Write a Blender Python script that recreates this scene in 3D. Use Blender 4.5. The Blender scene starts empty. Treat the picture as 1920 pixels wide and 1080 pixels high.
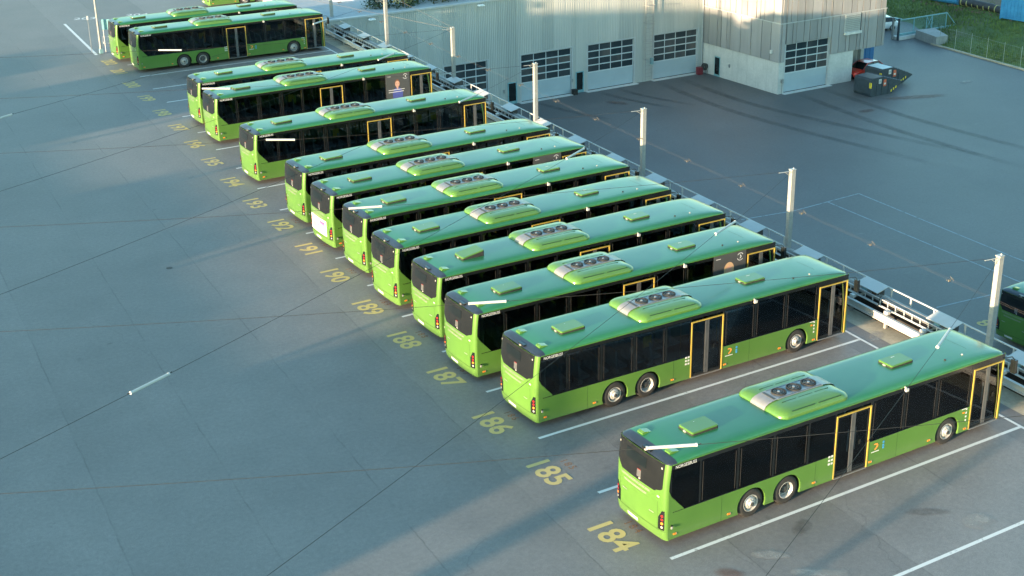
import bpy, bmesh, math, random
from mathutils import Vector, Matrix, noise
from math import sin, cos, tan, pi, radians, sqrt, atan2
random.seed(7)
S = bpy.context.scene
COL = S.collection

# ------------------------------------------------------------------ camera
CP = (-21.4796, -27.3815, 22.7995)
YAW, PITCH, ROLL, FPX = 1.0348, 0.3875, -0.0187, 2568.74
def cam_axes():
    f = Vector((cos(YAW)*cos(PITCH), sin(YAW)*cos(PITCH), -sin(PITCH)))
    r = Vector((sin(YAW), -cos(YAW), 0)); u = r.cross(f)
    return cos(ROLL)*r + sin(ROLL)*u, -sin(ROLL)*r + cos(ROLL)*u, f
_r, _u, _f = cam_axes()
cd = bpy.data.cameras.new('camera'); cam = bpy.data.objects.new('camera', cd); COL.objects.link(cam)
m = Matrix.Identity(4)
for i in range(3):
    m[i][0] = _r[i]; m[i][1] = _u[i]; m[i][2] = -_f[i]; m[i][3] = CP[i]
cam.matrix_world = m
cd.sensor_width = 36; cd.lens = 36*FPX/1920; cd.clip_end = 3000; cd.clip_start = .5
S.camera = cam

# ------------------------------------------------------------------ light
SUN_AZ, SUN_EL = 12.0, 5.0           # direction the light travels towards (from +X), elevation
w = bpy.data.worlds.new('World'); S.world = w; w.use_nodes = True
nt = w.node_tree; nt.nodes.clear()
sky = nt.nodes.new('ShaderNodeTexSky'); sky.sky_type = 'NISHITA'; sky.sun_disc = False
sky.sun_elevation = radians(SUN_EL); sky.sun_rotation = radians((90-(SUN_AZ+180)) % 360)
sky.air_density = 1.0; sky.dust_density = 1.0; sky.ozone_density = 1.0
bg = nt.nodes.new('ShaderNodeBackground'); bg.inputs['Strength'].default_value = 0.15
wo = nt.nodes.new('ShaderNodeOutputWorld')
tn = nt.nodes.new('ShaderNodeMix'); tn.data_type = 'RGBA'; tn.blend_type = 'MULTIPLY'; tn.inputs[0].default_value = 1
tn.inputs[7].default_value = (.465, .685, .75, 1)      # white balance of the photograph
nt.links.new(sky.outputs[0], tn.inputs[6]); nt.links.new(tn.outputs[2], bg.inputs[0]); nt.links.new(bg.outputs[0], wo.inputs[0])
sd = bpy.data.lights.new('sun', 'SUN'); sd.energy = 2.6; sd.angle = radians(0.7); sd.color = (.92, .66, .42)
sun = bpy.data.objects.new('sun', sd); COL.objects.link(sun)
sv = Vector((cos(radians(SUN_AZ))*cos(radians(SUN_EL)), sin(radians(SUN_AZ))*cos(radians(SUN_EL)), -sin(radians(SUN_EL))))
sun.rotation_euler = sv.to_track_quat('-Z', 'Y').to_euler(); sun.location = (-60, -20, 40)
S.view_settings.view_transform = 'Standard'; S.view_settings.look = 'None'
S.view_settings.gamma = 1; S.view_settings.use_curve_mapping = False
S.view_settings.exposure = 3.17

ZL = -8.2                            # level of the lower yard
SK = 0.0755                          # skew of the row against the buses

# ------------------------------------------------------------------ materials
MATS = {}
class NT:
    def __init__(s, name):
        s.m = bpy.data.materials.new(name); s.m.use_nodes = True; s.t = s.m.node_tree
        s.b = s.t.nodes['Principled BSDF']; s.out = s.t.nodes['Material Output']
    def n(s, typ, **kw):
        nd = s.t.nodes.new(typ)
        for k, v in kw.items(): setattr(nd, k, v)
        return nd
    def l(s, a, b): s.t.links.new(a, b)
    def val(s, nd, i, v):
        if hasattr(v, 'links') or isinstance(v, bpy.types.NodeSocket): s.l(v, nd.inputs[i])
        else: nd.inputs[i].default_value = v
    def math(s, op, a, b=0.0, c=0.0, clamp=False):
        nd = s.n('ShaderNodeMath', operation=op, use_clamp=clamp)
        s.val(nd, 0, a); s.val(nd, 1, b)
        if op in ('MULTIPLY_ADD', 'WRAP', 'COMPARE', 'SMOOTH_MIN'): s.val(nd, 2, c)
        return nd.outputs[0]
    def noise(s, scale, detail=4, rough=.55, vec=None, dist=0):
        nd = s.n('ShaderNodeTexNoise'); nd.inputs['Scale'].default_value = scale
        nd.inputs['Detail'].default_value = detail; nd.inputs['Roughness'].default_value = rough
        nd.inputs['Distortion'].default_value = dist
        if vec is not None: s.l(vec, nd.inputs['Vector'])
        return nd.outputs['Fac']
    def ramp(s, fac, *stops):
        nd = s.n('ShaderNodeValToRGB'); s.l(fac, nd.inputs[0]); cr = nd.color_ramp
        while len(cr.elements) < len(stops): cr.elements.new(.5)
        for e, (p, c) in zip(cr.elements, stops):
            e.position = p; e.color = (*c, 1) if len(c) == 3 else c
        return nd.outputs[0]
    def mixc(s, fac, a, b, mode='MIX'):
        nd = s.n('ShaderNodeMix', data_type='RGBA', blend_type=mode)
        s.val(nd, 0, fac)
        for i, v in ((6, a), (7, b)):
            if isinstance(v, tuple): nd.inputs[i].default_value = (*v, 1) if len(v) == 3 else v
            else: s.l(v, nd.inputs[i])
        return nd.outputs[2]
    def pos(s):
        g = s.n('ShaderNodeNewGeometry'); return g.outputs['Position']
    def obj(s):
        g = s.n('ShaderNodeTexCoord'); return g.outputs['Object']
    def map(s, vec, scale=(1, 1, 1), rot=(0, 0, 0), loc=(0, 0, 0)):
        nd = s.n('ShaderNodeMapping'); s.l(vec, nd.inputs[0]); nd.inputs['Scale'].default_value = scale
        nd.inputs['Rotation'].default_value = rot; nd.inputs['Location'].default_value = loc
        return nd.outputs[0]
    def bump(s, h, strength=.3, dist=.02):
        nd = s.n('ShaderNodeBump'); nd.inputs['Strength'].default_value = strength; nd.inputs['Distance'].default_value = dist
        s.l(h, nd.inputs['Height']); s.l(nd.outputs[0], s.b.inputs['Normal'])
    def base(s, c):
        if isinstance(c, tuple): s.b.inputs['Base Color'].default_value = (*c, 1)
        else: s.l(c, s.b.inputs['Base Color'])
    def rough(s, r): s.val(s.b, 'Roughness', r)

def plain(name, col, rough=.5, metal=0, var=.12, scale=3.0, coat=0, spec=.5):
    k = NT(name)
    f = k.noise(scale, 5, .6, k.obj())
    lo = tuple(c*(1-var) for c in col); hi = tuple(min(1, c*(1+var)) for c in col)
    k.base(k.ramp(f, (.3, lo), (.7, hi))); k.rough(rough)
    k.b.inputs['Metallic'].default_value = metal; k.b.inputs['Specular IOR Level'].default_value = spec
    k.b.inputs['Coat Weight'].default_value = coat; k.b.inputs['Coat Roughness'].default_value = .08
    MATS[name] = k.m; return k.m

def mk_green(key, lo_, hi_, coat):
    k = NT(key); o = k.obj()
    f = k.noise(1.3, 5, .6, o)
    base = k.ramp(f, (.3, lo_), (.7, hi_))
    # road film on the lower skirt, with drips
    sx = k.n('ShaderNodeSeparateXYZ'); k.l(o, sx.inputs[0])
    dn = k.noise(2.2, 6, .7, k.map(o, (1, 1, .35)))
    d = k.math('MULTIPLY', k.math('SUBTRACT', .75, sx.outputs[2], clamp=True), dn, clamp=True)
    base = k.mixc(k.math('MULTIPLY', d, .7), base, (.12, .17, .07))
    # dust and streaks on the roof
    st = k.noise(1.0, 3, .5, k.map(o, (.5, 2.2, 1)))
    rf = k.math('MULTIPLY', k.math('GREATER_THAN', sx.outputs[2], 2.82), k.math('MULTIPLY', k.math('SUBTRACT', st, .5, clamp=True), .35), clamp=True)
    base = k.mixc(rf, base, (.07, .16, .10))
    pw = k.noise(.13, 3, .6, k.pos())
    base = k.mixc(1.0, base, k.ramp(pw, (.3, (.82, .86, .9)), (.7, (1.16, 1.10, 1.05))), 'MULTIPLY')
    k.base(base); k.rough(.3)
    k.b.inputs['Coat Weight'].default_value = coat; k.b.inputs['Coat Roughness'].default_value = .10
    k.b.inputs['Specular IOR Level'].default_value = .45
    MATS[key] = k.m
mk_green('green', (.066, .156, .026), (.074, .172, .030), .4)
mk_green('green_sky_tone', (.016, .120, .046), (.022, .136, .052), .30)  # body green darkened for roofs, the sky's reflected tone put into its colour

def mk_glass(name, tint, refl=1.5, gl=(.9, .95, 1)):
    k = NT(name); t = k.t; t.nodes.remove(k.b)
    tr = k.n('ShaderNodeBsdfTransparent'); tr.inputs[0].default_value = (*tint, 1)
    g = k.n('ShaderNodeBsdfGlossy'); g.inputs['Roughness'].default_value = .03; g.inputs[0].default_value = (*gl, 1)
    fr = k.n('ShaderNodeFresnel'); fr.inputs[0].default_value = refl
    mx = k.n('ShaderNodeMixShader'); k.l(fr.outputs[0], mx.inputs[0]); k.l(tr.outputs[0], mx.inputs[1]); k.l(g.outputs[0], mx.inputs[2])
    k.l(mx.outputs[0], k.out.inputs[0]); MATS[name] = k.m
mk_glass('tinted_glass', (.47, .51, .52), 1.40)
mk_glass('clear_glass', (.62, .66, .66), 1.45)
def mk_dark_glass():
    k = NT('dark_glass'); o = k.obj()
    f = k.noise(.8, 3, .5, o)
    k.base(k.ramp(f, (.3, (.004, .006, .007)), (.7, (.010, .014, .016)))); k.rough(.07)
    MATS['dark_glass'] = k.m
mk_dark_glass()
plain('black_gloss', (.008, .010, .011), .18, var=.3)
plain('rear_black', (.010, .011, .012), .22, var=.25)
plain('black_matte', (.006, .006, .006), .7, var=.3, spec=.2)
plain('navy_black', (.016, .022, .034), .30, var=.25, coat=.3)
plain('black_rubber', (.018, .018, .018), .85, var=.3, scale=9)
plain('underbody', (.02, .02, .02), .9, var=.4)
plain('rim_metal', (.38, .38, .37), .38, .35, var=.2, scale=8)
plain('hub_dark', (.06, .06, .06), .5, .3, var=.3, scale=8)
plain('yellow_paint', (.36, .26, .05), .4, var=.08)
plain('notice_yellow', (.75, .48, .05), .6)
plain('grey_metal', (.30, .31, .32), .42, .6, var=.15)
plain('ac_metal', (.21, .215, .225), .35, .3, var=.12)
plain('ac_grill', (.12, .125, .13), .45, .5, var=.2)
plain('white_paint', (.40, .40, .39), .5, var=.05)
plain('orange_lens', (.85, .20, .02), .3, var=.1)
plain('red_lens', (.26, .015, .015), .2, var=.2)
plain('clear_lens', (.25, .25, .24), .2, var=.1)
plain('seat_cloth', (.24, .30, .33), .9, var=.25)
plain('interior', (.34, .34, .33), .8, var=.1)
plain('interior_floor', (.07, .07, .08), .8, var=.15)
plain('blue_print', (.04, .25, .50), .5)
plain('orange_print', (.85, .26, .05), .5)
plain('dark_green_slot', (.012, .05, .012), .6)
plain('seam_dark', (.02, .06, .01), .6)
plain('poster_grey', (.055, .058, .060), .45, var=.05)
plain('skin', (.45, .26, .19), .6, var=.05)
plain('hair_brown', (.16, .07, .04), .7)
plain('hair_fair', (.45, .30, .17), .7)
plain('shirt_blue', (.05, .07, .26), .7)
plain('poster_white', (.55, .55, .55), .5, var=.02)
plain('pink_print', (.55, .12, .30), .5)
plain('purple_print', (.10, .05, .14), .5)
plain('galvanised', (.30, .305, .30), .42, .25, var=.12, scale=6)
plain('cable', (.008, .008, .008), .7)
plain('pale_wire', (.10, .09, .08), .5)
plain('tube_white', (.40, .40, .38), .35, var=.03)
plain('frame_white', (.38, .40, .41), .5, var=.06)
plain('door_panel', (.33, .40, .44), .5, var=.05, scale=.7)
plain('door_white', (.48, .52, .54), .5, var=.04)
plain('teal_metal', (.16, .32, .36), .5, var=.12)
plain('skip_blue', (.030, .045, .058), .5, var=.25)
plain('skip_lid', (.045, .060, .085), .42, var=.25)
plain('pale_blue_lid', (.38, .48, .55), .45)
plain('car_red', (.42, .030, .018), .3, coat=.8, var=.06)
plain('car_white', (.70, .72, .73), .3, coat=.8, var=.04)
plain('sign_white', (.55, .55, .53), .5)
plain('sign_red', (.55, .12, .06), .5)
plain('warn_yellow', (.80, .60, .03), .5)
plain('rust_orange', (.50, .20, .06), .8, var=.3)
plain('black_hose', (.03, .03, .035), .6, var=.4)
plain('yellow_ring', (.45, .40, .15), .7, var=.3)
plain('blue_door', (.02, .12, .30), .5, var=.1)
plain('teal_sign', (.10, .26, .30), .5)
plain('soffit', (.30, .33, .35), .8)
plain('rust_dark', (.07, .04, .025), .8)
plain('fence_grey', (.26, .30, .27), .6)
plain('duct', (.24, .25, .25), .5, .2, var=.2)
plain('red_box', (.16, .02, .03), .5)
plain('vent_lamp', (.70, .75, .78), .3)

def mk_asphalt(name, lo, hi, lanes=True, warm=.0, cracks=True):
    k = NT(name); p = k.pos()
    sx = k.n('ShaderNodeSeparateXYZ'); k.l(p, sx.inputs[0])
    big = k.noise(.07, 4, .6, p); mid = k.noise(.45, 5, .62, p); fine = k.noise(28, 4, .7, p)
    grit = k.noise(6, 4, .7, p)
    f = k.math('ADD', k.math('MULTIPLY', big, .5), k.math('MULTIPLY', mid, .35)); f = k.math('ADD', f, k.math('MULTIPLY', grit, .15))
    col = k.ramp(f, (.36, lo), (.62, hi))
    # aggregate
    col = k.mixc(.55, col, k.ramp(fine, (.3, (.55, .55, .55)), (.7, (1.40, 1.40, 1.40))), 'MULTIPLY'); col = k.mixc(.5, col, k.ramp(grit, (.3, (.80, .80, .80)), (.7, (1.18, 1.18, 1.18))), 'MULTIPLY')
    # wandering coordinate across the row
    wob = k.math('MULTIPLY', k.math('SUBTRACT', k.noise(.6, 5, .7, p), .5), .45)
    u = k.math('ADD', k.math('SUBTRACT', sx.outputs[0], k.math('MULTIPLY', sx.outputs[1], SK)), 2.0)
    if lanes:
        un = k.math('DIVIDE', u, 4.1)
        lane = k.math('FLOOR', un)
        wn = k.n('ShaderNodeTexWhiteNoise', noise_dimensions='1D'); k.l(lane, wn.inputs['W'])
        tone = k.math('MULTIPLY_ADD', wn.outputs['Value'], .22, .89)
        cmb = k.n('ShaderNodeCombineColor')
        for i in range(3): k.l(tone, cmb.inputs[i])
        col = k.mixc(1.0, col, cmb.outputs[0], 'MULTIPLY')
        fr = k.math('FRACT', k.math('DIVIDE', k.math('ADD', u, k.math('MULTIPLY', wob, .5)), 4.1))
        d = k.math('MULTIPLY', k.math('MINIMUM', fr, k.math('SUBTRACT', 1.0, fr)), 4.1)
        seam = k.math('SUBTRACT', 1.0, k.math('DIVIDE', d, .045), clamp=True)
        brk = k.math('MULTIPLY', k.math('SUBTRACT', k.noise(.35, 4, .6, p), .40, clamp=True), 5.0, clamp=True)
        col = k.mixc(k.math('MULTIPLY', k.math('MULTIPLY', seam, brk), .42), col, (.018, .018, .018))
    if cracks:
        v = k.n('ShaderNodeTexVoronoi', feature='DISTANCE_TO_EDGE'); v.inputs['Scale'].default_value = .085
        wp = k.n('ShaderNodeVectorMath', operation='ADD')
        nc = k.n('ShaderNodeTexNoise'); nc.inputs['Scale'].default_value = .5; nc.inputs['Detail'].default_value = 6; k.l(p, nc.inputs['Vector'])
        sc = k.n('ShaderNodeVectorMath', operation='SCALE'); k.l(nc.outputs['Color'], sc.inputs[0]); sc.inputs['Scale'].default_value = 1.6
        k.l(p, wp.inputs[0]); k.l(sc.outputs[0], wp.inputs[1]); k.l(wp.outputs[0], v.inputs['Vector'])
        cr = k.math('SUBTRACT', 1.0, k.math('DIVIDE', v.outputs['Distance'], .0022), clamp=True)
        gate = k.math('MULTIPLY', k.math('SUBTRACT', k.noise(.11, 3, .5, p), .47, clamp=True), 9.0, clamp=True)
        col = k.mixc(k.math('MULTIPLY', k.math('MULTIPLY', cr, gate), .28), col, (.02, .02, .02))
    # oil spots and pale scuffs
    sp = k.noise(1.1, 3, .5, k.map(p, (1, 1, 1), loc=(9, 4, 0)))
    col = k.mixc(k.math('MULTIPLY', k.math('SUBTRACT', sp, .70, clamp=True), 5.0, clamp=True), col, (.03, .03, .03))
    sc2 = k.noise(.9, 5, .65, k.map(p, (.55, 1.5, 1), loc=(31, 7, 0)))
    col = k.mixc(k.math('MULTIPLY', k.math('SUBTRACT', sc2, .66, clamp=True), 2.4, clamp=True), col, (.24, .235, .225))
    k.base(col); k.rough(k.math('MULTIPLY_ADD', mid, .16, .50)); k.b.inputs['Specular IOR Level'].default_value = .5
    k.bump(fine, .25, .01)
    MATS[name] = k.m
mk_asphalt('asphalt', (.132, .123, .118), (.196, .184, .175))
mk_asphalt('asphalt_lower', (.066, .069, .073), (.108, .110, .112), lanes=False)

def mk_mark(name, col, wear=.5):
    k = NT(name); p = k.pos()
    f = k.noise(9, 6, .75, p); g = k.noise(1.6, 4, .6, p)
    v = k.math('ADD', k.math('MULTIPLY', f, .6), k.math('MULTIPLY', g, .4))
    k.base(k.ramp(v, (.32, tuple(c*.92 for c in col)), (.62, col))); k.rough(.75)
    tr = k.n('ShaderNodeBsdfTransparent'); mx = k.n('ShaderNodeMixShader')
    fac = k.math('MULTIPLY', k.math('SUBTRACT', v, .60-wear*.16, clamp=True), 7.0, clamp=True)
    fac = k.math('MULTIPLY', fac, .75)
    k.l(fac, mx.inputs[0]); k.l(k.b.outputs[0], mx.inputs[1]); k.l(tr.outputs[0], mx.inputs[2]); k.l(mx.outputs[0], k.out.inputs[0])
    MATS[name] = k.m
mk_mark('line_white', (.62, .62, .60), .35)
mk_mark('line_yellow', (.50, .38, .15), .2)
mk_mark('line_red', (.30, .16, .09), 1.0)
mk_mark('line_faint', (.24, .29, .32), .6)
def mk_stain(name, col, amt, sc=.8, radial=True):
    k = NT(name); o = k.obj(); p = k.pos()
    k.base(col); k.rough(.8)
    sx = k.n('ShaderNodeUVMap'); s2 = k.n('ShaderNodeSeparateXYZ'); k.l(sx.outputs[0], s2.inputs[0])
    e = k.math('SUBTRACT', 1.0, k.math('MULTIPLY', k.math('ABSOLUTE', k.math('SUBTRACT', s2.outputs[0], .5)), 2.0), clamp=True)
    e2 = k.math('SUBTRACT', 1.0, k.math('MULTIPLY', k.math('ABSOLUTE', k.math('SUBTRACT', s2.outputs[1], .5)), 2.0), clamp=True)
    e = k.math('MULTIPLY', k.math('MULTIPLY', e, 2.0, clamp=True), k.math('MULTIPLY', e2, 2.2, clamp=True))
    if radial:
        du = k.math('SUBTRACT', s2.outputs[0], .5); dv = k.math('SUBTRACT', s2.outputs[1], .5)
        rr = k.math('MULTIPLY', k.math('SQRT', k.math('ADD', k.math('MULTIPLY', du, du), k.math('MULTIPLY', dv, dv))), 2.0)
        rr = k.math('ADD', rr, k.math('MULTIPLY', k.math('SUBTRACT', k.noise(1.6, 4, .6, p), .5), 1.2))
        e = k.math('MULTIPLY', k.math('SUBTRACT', 1.0, rr, clamp=True), 2.2, clamp=True)
    f = k.math('MULTIPLY', k.math('MULTIPLY', e, k.math('MULTIPLY_ADD', k.noise(sc, 6, .7, p), 1.6, -.25, clamp=True)), amt, clamp=True)
    tr = k.n('ShaderNodeBsdfTransparent'); mx = k.n('ShaderNodeMixShader')
    k.l(f, mx.inputs[0]); k.l(tr.outputs[0], mx.inputs[1]); k.l(k.b.outputs[0], mx.inputs[2]); k.l(mx.outputs[0], k.out.inputs[0])
    MATS[name] = k.m
mk_stain('tyre_rubber_stain', (.026, .026, .028), .34, .9, False)
mk_stain('oil_stain', (.055, .050, .047), .45, 2.6)
mk_stain('rust_stain', (.16, .07, .05), .6, 1.6)
mk_stain('pale_stain', (.34, .33, .31), .8, 2.5)

def mk_concrete(name, lo, hi, streak=True, sc=1.0):
    k = NT(name); p = k.pos()
    f = k.math('ADD', k.math('MULTIPLY', k.noise(.5*sc, 5, .65, p), .6), k.math('MULTIPLY', k.noise(5*sc, 5, .7, p), .4))
    col = k.ramp(f, (.35, lo), (.65, hi))
    if streak:
        s = k.noise(1.0, 5, .7, k.map(p, (2.5, 2.5, .14)))
        col = k.mixc(k.math('MULTIPLY', k.math('SUBTRACT', s, .5, clamp=True), 1.6, clamp=True), col, tuple(c*.6 for c in lo))
    k.base(col); k.rough(.85); k.bump(f, .2, .01); MATS[name] = k.m
mk_concrete('concrete_pale', (.40, .41, .40), (.56, .56, .54))
mk_concrete('concrete_kerb', (.26, .23, .17), (.46, .40, .30), False, 1.4)
mk_concrete('retaining', (.22, .23, .23), (.34, .34, .33))

def mk_clad(name, lo, hi, ribs, ribamp=.5):
    k = NT(name); p = k.pos()
    oi = k.n('ShaderNodeObjectInfo')
    f = k.noise(1.0, 5, .65, k.map(p, (1.6, 1.6, .10)))
    g = k.noise(.18, 4, .6, p)
    v = k.math('ADD', k.math('MULTIPLY', f, .45), k.math('ADD', k.math('MULTIPLY', g, .30), k.math('MULTIPLY', oi.outputs['Random'], .25)))
    col = k.ramp(v, (.34, lo), (.66, hi))
    k.base(col); k.rough(.6)
    sx = k.n('ShaderNodeSeparateXYZ'); k.l(p, sx.inputs[0])
    s = k.math('SINE', k.math('MULTIPLY', k.math('ADD', sx.outputs[0], sx.outputs[1]), ribs))
    k.bump(s, ribamp, .02); MATS[name] = k.m
mk_clad('cladding', (.31, .33, .32), (.42, .43, .41), 34)
mk_clad('board_grey', (.205, .205, .21), (.30, .30, .305), 60, .35)

def mk_grass():
    k = NT('grass_mat'); p = k.pos()
    a = k.noise(.22, 5, .65, p); b = k.noise(3.5, 5, .7, p); c = k.noise(.1, 3, .6, k.map(p, loc=(4, 8, 0)))
    col = k.ramp(k.math('ADD', k.math('MULTIPLY', a, .6), k.math('MULTIPLY', b, .4)), (.35, (.035, .060, .016)), (.52, (.075, .12, .028)), (.68, (.13, .16, .05)))
    col = k.mixc(k.math('MULTIPLY', k.math('SUBTRACT', c, .54, clamp=True), 5, clamp=True), col, (.10, .085, .055))
    k.base(col); k.rough(.95); k.bump(b, .8, .08); MATS['grass_mat'] = k.m
mk_grass()
plain('blade_green', (.09, .14, .035), .8, var=.5, scale=.5)
plain('leaf_dark', (.022, .050, .020), .7, var=.5, scale=1.2)
plain('bark', (.06, .045, .035), .9, var=.3)
plain('drain_iron', (.05, .048, .046), .7, var=.4)
plain('soil', (.12, .08, .055), .95, var=.35, scale=.8)
def mk_container():
    k = NT('container_blue'); p = k.pos()
    f = k.noise(1.4, 6, .7, p)
    col = k.ramp(f, (.3, (.03, .20, .42)), (.6, (.06, .30, .55)))
    r = k.noise(1.1, 5, .75, k.map(p, loc=(3, 3, 3)))
    col = k.mixc(k.math('MULTIPLY', k.math('SUBTRACT', r, .60, clamp=True), 8, clamp=True), col, (.05, .05, .06))
    k.base(col); k.rough(.55); MATS['container_blue'] = k.m
mk_container()
def mk_streetwall():
    k = NT('hall_wall'); p = k.pos(); k.base(k.ramp(k.noise(.3, 4, .6, p), (.3, (.20, .20, .21)), (.7, (.30, .30, .30)))); k.rough(.8); MATS['hall_wall'] = k.m
mk_streetwall()

# ------------------------------------------------------------------ mesh helpers
class MB:
    def __init__(s): s.v = []; s.f = []; s.mi = []; s.mats = []; s.sm = []
    def mid(s, mat):
        if mat not in s.mats: s.mats.append(mat)
        return s.mats.index(mat)
    def add(s, vs, fs, mat, smooth=False):
        o = len(s.v); s.v += [tuple(v) for v in vs]; i = s.mid(mat)
        for f in fs: s.f.append([a+o for a in f]); s.mi.append(i); s.sm.append(smooth)
        return s
    def box(s, x0, x1, y0, y1, z0, z1, mat):
        vs = [(x, y, z) for z in (z0, z1) for y in (y0, y1) for x in (x0, x1)]
        return s.add(vs, [(0, 2, 3, 1), (4, 5, 7, 6), (0, 1, 5, 4), (2, 6, 7, 3), (0, 4, 6, 2), (1, 3, 7, 5)], mat)
    def obox(s, c, dx, dy, sx, sy, z0, z1, mat):
        # box centred on c=(x,y), length direction dx=(cx,cy)
        vs = []
        for z in (z0, z1):
            for b in (-.5, .5):
                for a in (-.5, .5):
                    vs.append((c[0]+dx[0]*a*sx+dy[0]*b*sy, c[1]+dx[1]*a*sx+dy[1]*b*sy, z))
        return s.add(vs, [(0, 2, 3, 1), (4, 5, 7, 6), (0, 1, 5, 4), (2, 6, 7, 3), (0, 4, 6, 2), (1, 3, 7, 5)], mat)
    def tube(s, pts, r, mat, n=6, cap=True, smooth=True):
        pts = [Vector(p) for p in pts]; rings = []
        for i, p in enumerate(pts):
            d = (pts[min(i+1, len(pts)-1)]-pts[max(i-1, 0)]).normalized()
            a = d.orthogonal() if abs(d.z) > .95 else d.cross(Vector((0, 0, 1)))
            a.normalize(); b = d.cross(a).normalized()
            rr = r[i] if isinstance(r, (list, tuple)) else r
            rings.append([p+a*rr*cos(2*pi*k/n)+b*rr*sin(2*pi*k/n) for k in range(n)])
        vs = [v for q in rings for v in q]; fs = []
        for i in range(len(rings)-1):
            for k in range(n):
                k2 = (k+1) % n; fs.append((i*n+k, i*n+k2, (i+1)*n+k2, (i+1)*n+k))
        s.add(vs, fs, mat, smooth)
        if cap: s.add(rings[0], [tuple(range(n))], mat); s.add(rings[-1], [tuple(range(n-1, -1, -1))], mat)
        return s
    def lathe(s, c, axis, prof, mat, n=24, smooth=True):
        # prof: list of (radius, offset along axis)
        c = Vector(c); ax = Vector(axis).normalized(); a = ax.orthogonal().normalized(); b = ax.cross(a)
        vs = []; fs = []
        for (r, h) in prof:
            for k in range(n): vs.append(c+ax*h+a*r*cos(2*pi*k/n)+b*r*sin(2*pi*k/n))
        for i in range(len(prof)-1):
            for k in range(n):
                k2 = (k+1) % n; fs.append((i*n+k, i*n+k2, (i+1)*n+k2, (i+1)*n+k))
        return s.add(vs, fs, mat, smooth)
    def prism(s, poly, f, d, mat):
        # poly 2-D list, f maps (a,b,depth) to xyz
        n = len(poly)
        vs = [f(a, b, 0) for a, b in poly]+[f(a, b, d) for a, b in poly]
        fs = [tuple(range(n)), tuple(range(2*n-1, n-1, -1))]+[(i, i+n, (i+1) % n+n, (i+1) % n) for i in range(n)]
        return s.add(vs, fs, mat)
    def build(s, name, parent=None, sharp=35, tri=True, uv=None):
        me = bpy.data.meshes.new(name); me.from_pydata(s.v, [], s.f)
        for m_ in s.mats: me.materials.append(MATS[m_])
        me.polygons.foreach_set('material_index', s.mi); me.polygons.foreach_set('use_smooth', s.sm)
        bm = bmesh.new(); bm.from_mesh(me)
        bmesh.ops.recalc_face_normals(bm, faces=bm.faces)
        ng = [f for f in bm.faces if len(f.verts) > 4]
        if ng and tri: bmesh.ops.triangulate(bm, faces=ng)
        bm.to_mesh(me); bm.free()
        if uv:
            l = me.uv_layers.new(name='UVMap')
            for i, lp in enumerate(me.loops): l.data[i].uv = uv[lp.vertex_index]
        if any(s.sm): me.set_sharp_from_angle(angle=radians(sharp))
        me.update()
        o = bpy.data.objects.new(name, me); COL.objects.link(o)
        if parent: o.parent = parent
        return o
def tag(o, label=None, cat=None, group=None, kind=None):
    if label: o['label'] = label
    if cat: o['category'] = cat
    if group: o['group'] = group
    if kind: o['kind'] = kind
    return o
def empty(name, loc=(0, 0, 0), rz=0, **kw):
    o = bpy.data.objects.new(name, None); COL.objects.link(o); o.location = loc; o.rotation_euler = (0, 0, rz)
    o.empty_display_size = .3
    tag(o, **kw); return o
def copy_tree(o, parent=None):
    c = o.copy(); COL.objects.link(c); c.parent = parent
    for ch in list(o.children): copy_tree(ch, c)
    return c
def text_mesh(txt, size, mat, bold=0.0, depth=0.0, space=1.0):
    cu = bpy.data.curves.new('t', 'FONT'); cu.body = txt; cu.size = size; cu.align_x = 'CENTER'; cu.align_y = 'CENTER'
    cu.offset = bold; cu.extrude = depth; cu.space_character = space; cu.resolution_u = 3
    o = bpy.data.objects.new('t', cu); COL.objects.link(o)
    bpy.context.view_layer.update()
    me = bpy.data.meshes.new_from_object(o.evaluated_get(bpy.context.evaluated_depsgraph_get()))
    bpy.data.objects.remove(o); bpy.data.curves.remove(cu)
    me.materials.clear(); me.materials.append(MATS[mat]); return me

# ------------------------------------------------------------------ ground
def edge_x(y): return 18.25+SK*y
def sheet(name, poly, z, mat, kind='structure', thick=None):
    b = MB()
    if thick: b.prism(poly, lambda a, c, d: (a, c, z-d), thick, mat)
    else: b.add([(a, c, z) for a, c in poly], [tuple(range(len(poly)))], mat)
    o = b.build(name); tag(o, kind=kind); return o
YB = 77.5
g = sheet('upper_yard', [(-600, -400), (edge_x(-400), -400), (edge_x(YB), YB), (34, YB), (34, 84), (64, 88), (90, 700), (-600, 700)], 0, 'asphalt')
g2 = sheet('lower_yard', [(-10, -500), (900, -500), (900, 900), (-10, 900)], ZL, 'asphalt_lower')
b = MB()
ys = [-400, -100, -30, 0, 20, 40, 60, YB]
for a, c in zip(ys[:-1], ys[1:]):
    b.add([(edge_x(a)+.02, a, ZL), (edge_x(c)+.02, c, ZL), (edge_x(c)+.02, c, .1), (edge_x(a)+.02, a, .1)], [(0, 1, 2, 3)], 'retaining')
b.add([(edge_x(YB), YB+.02, ZL), (34, YB+.02, ZL), (34, YB+.02, -.01), (edge_x(YB), YB+.02, -.01)], [(0, 1, 2, 3)], 'retaining')
tag(b.build('retaining_wall'), kind='structure')

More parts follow.
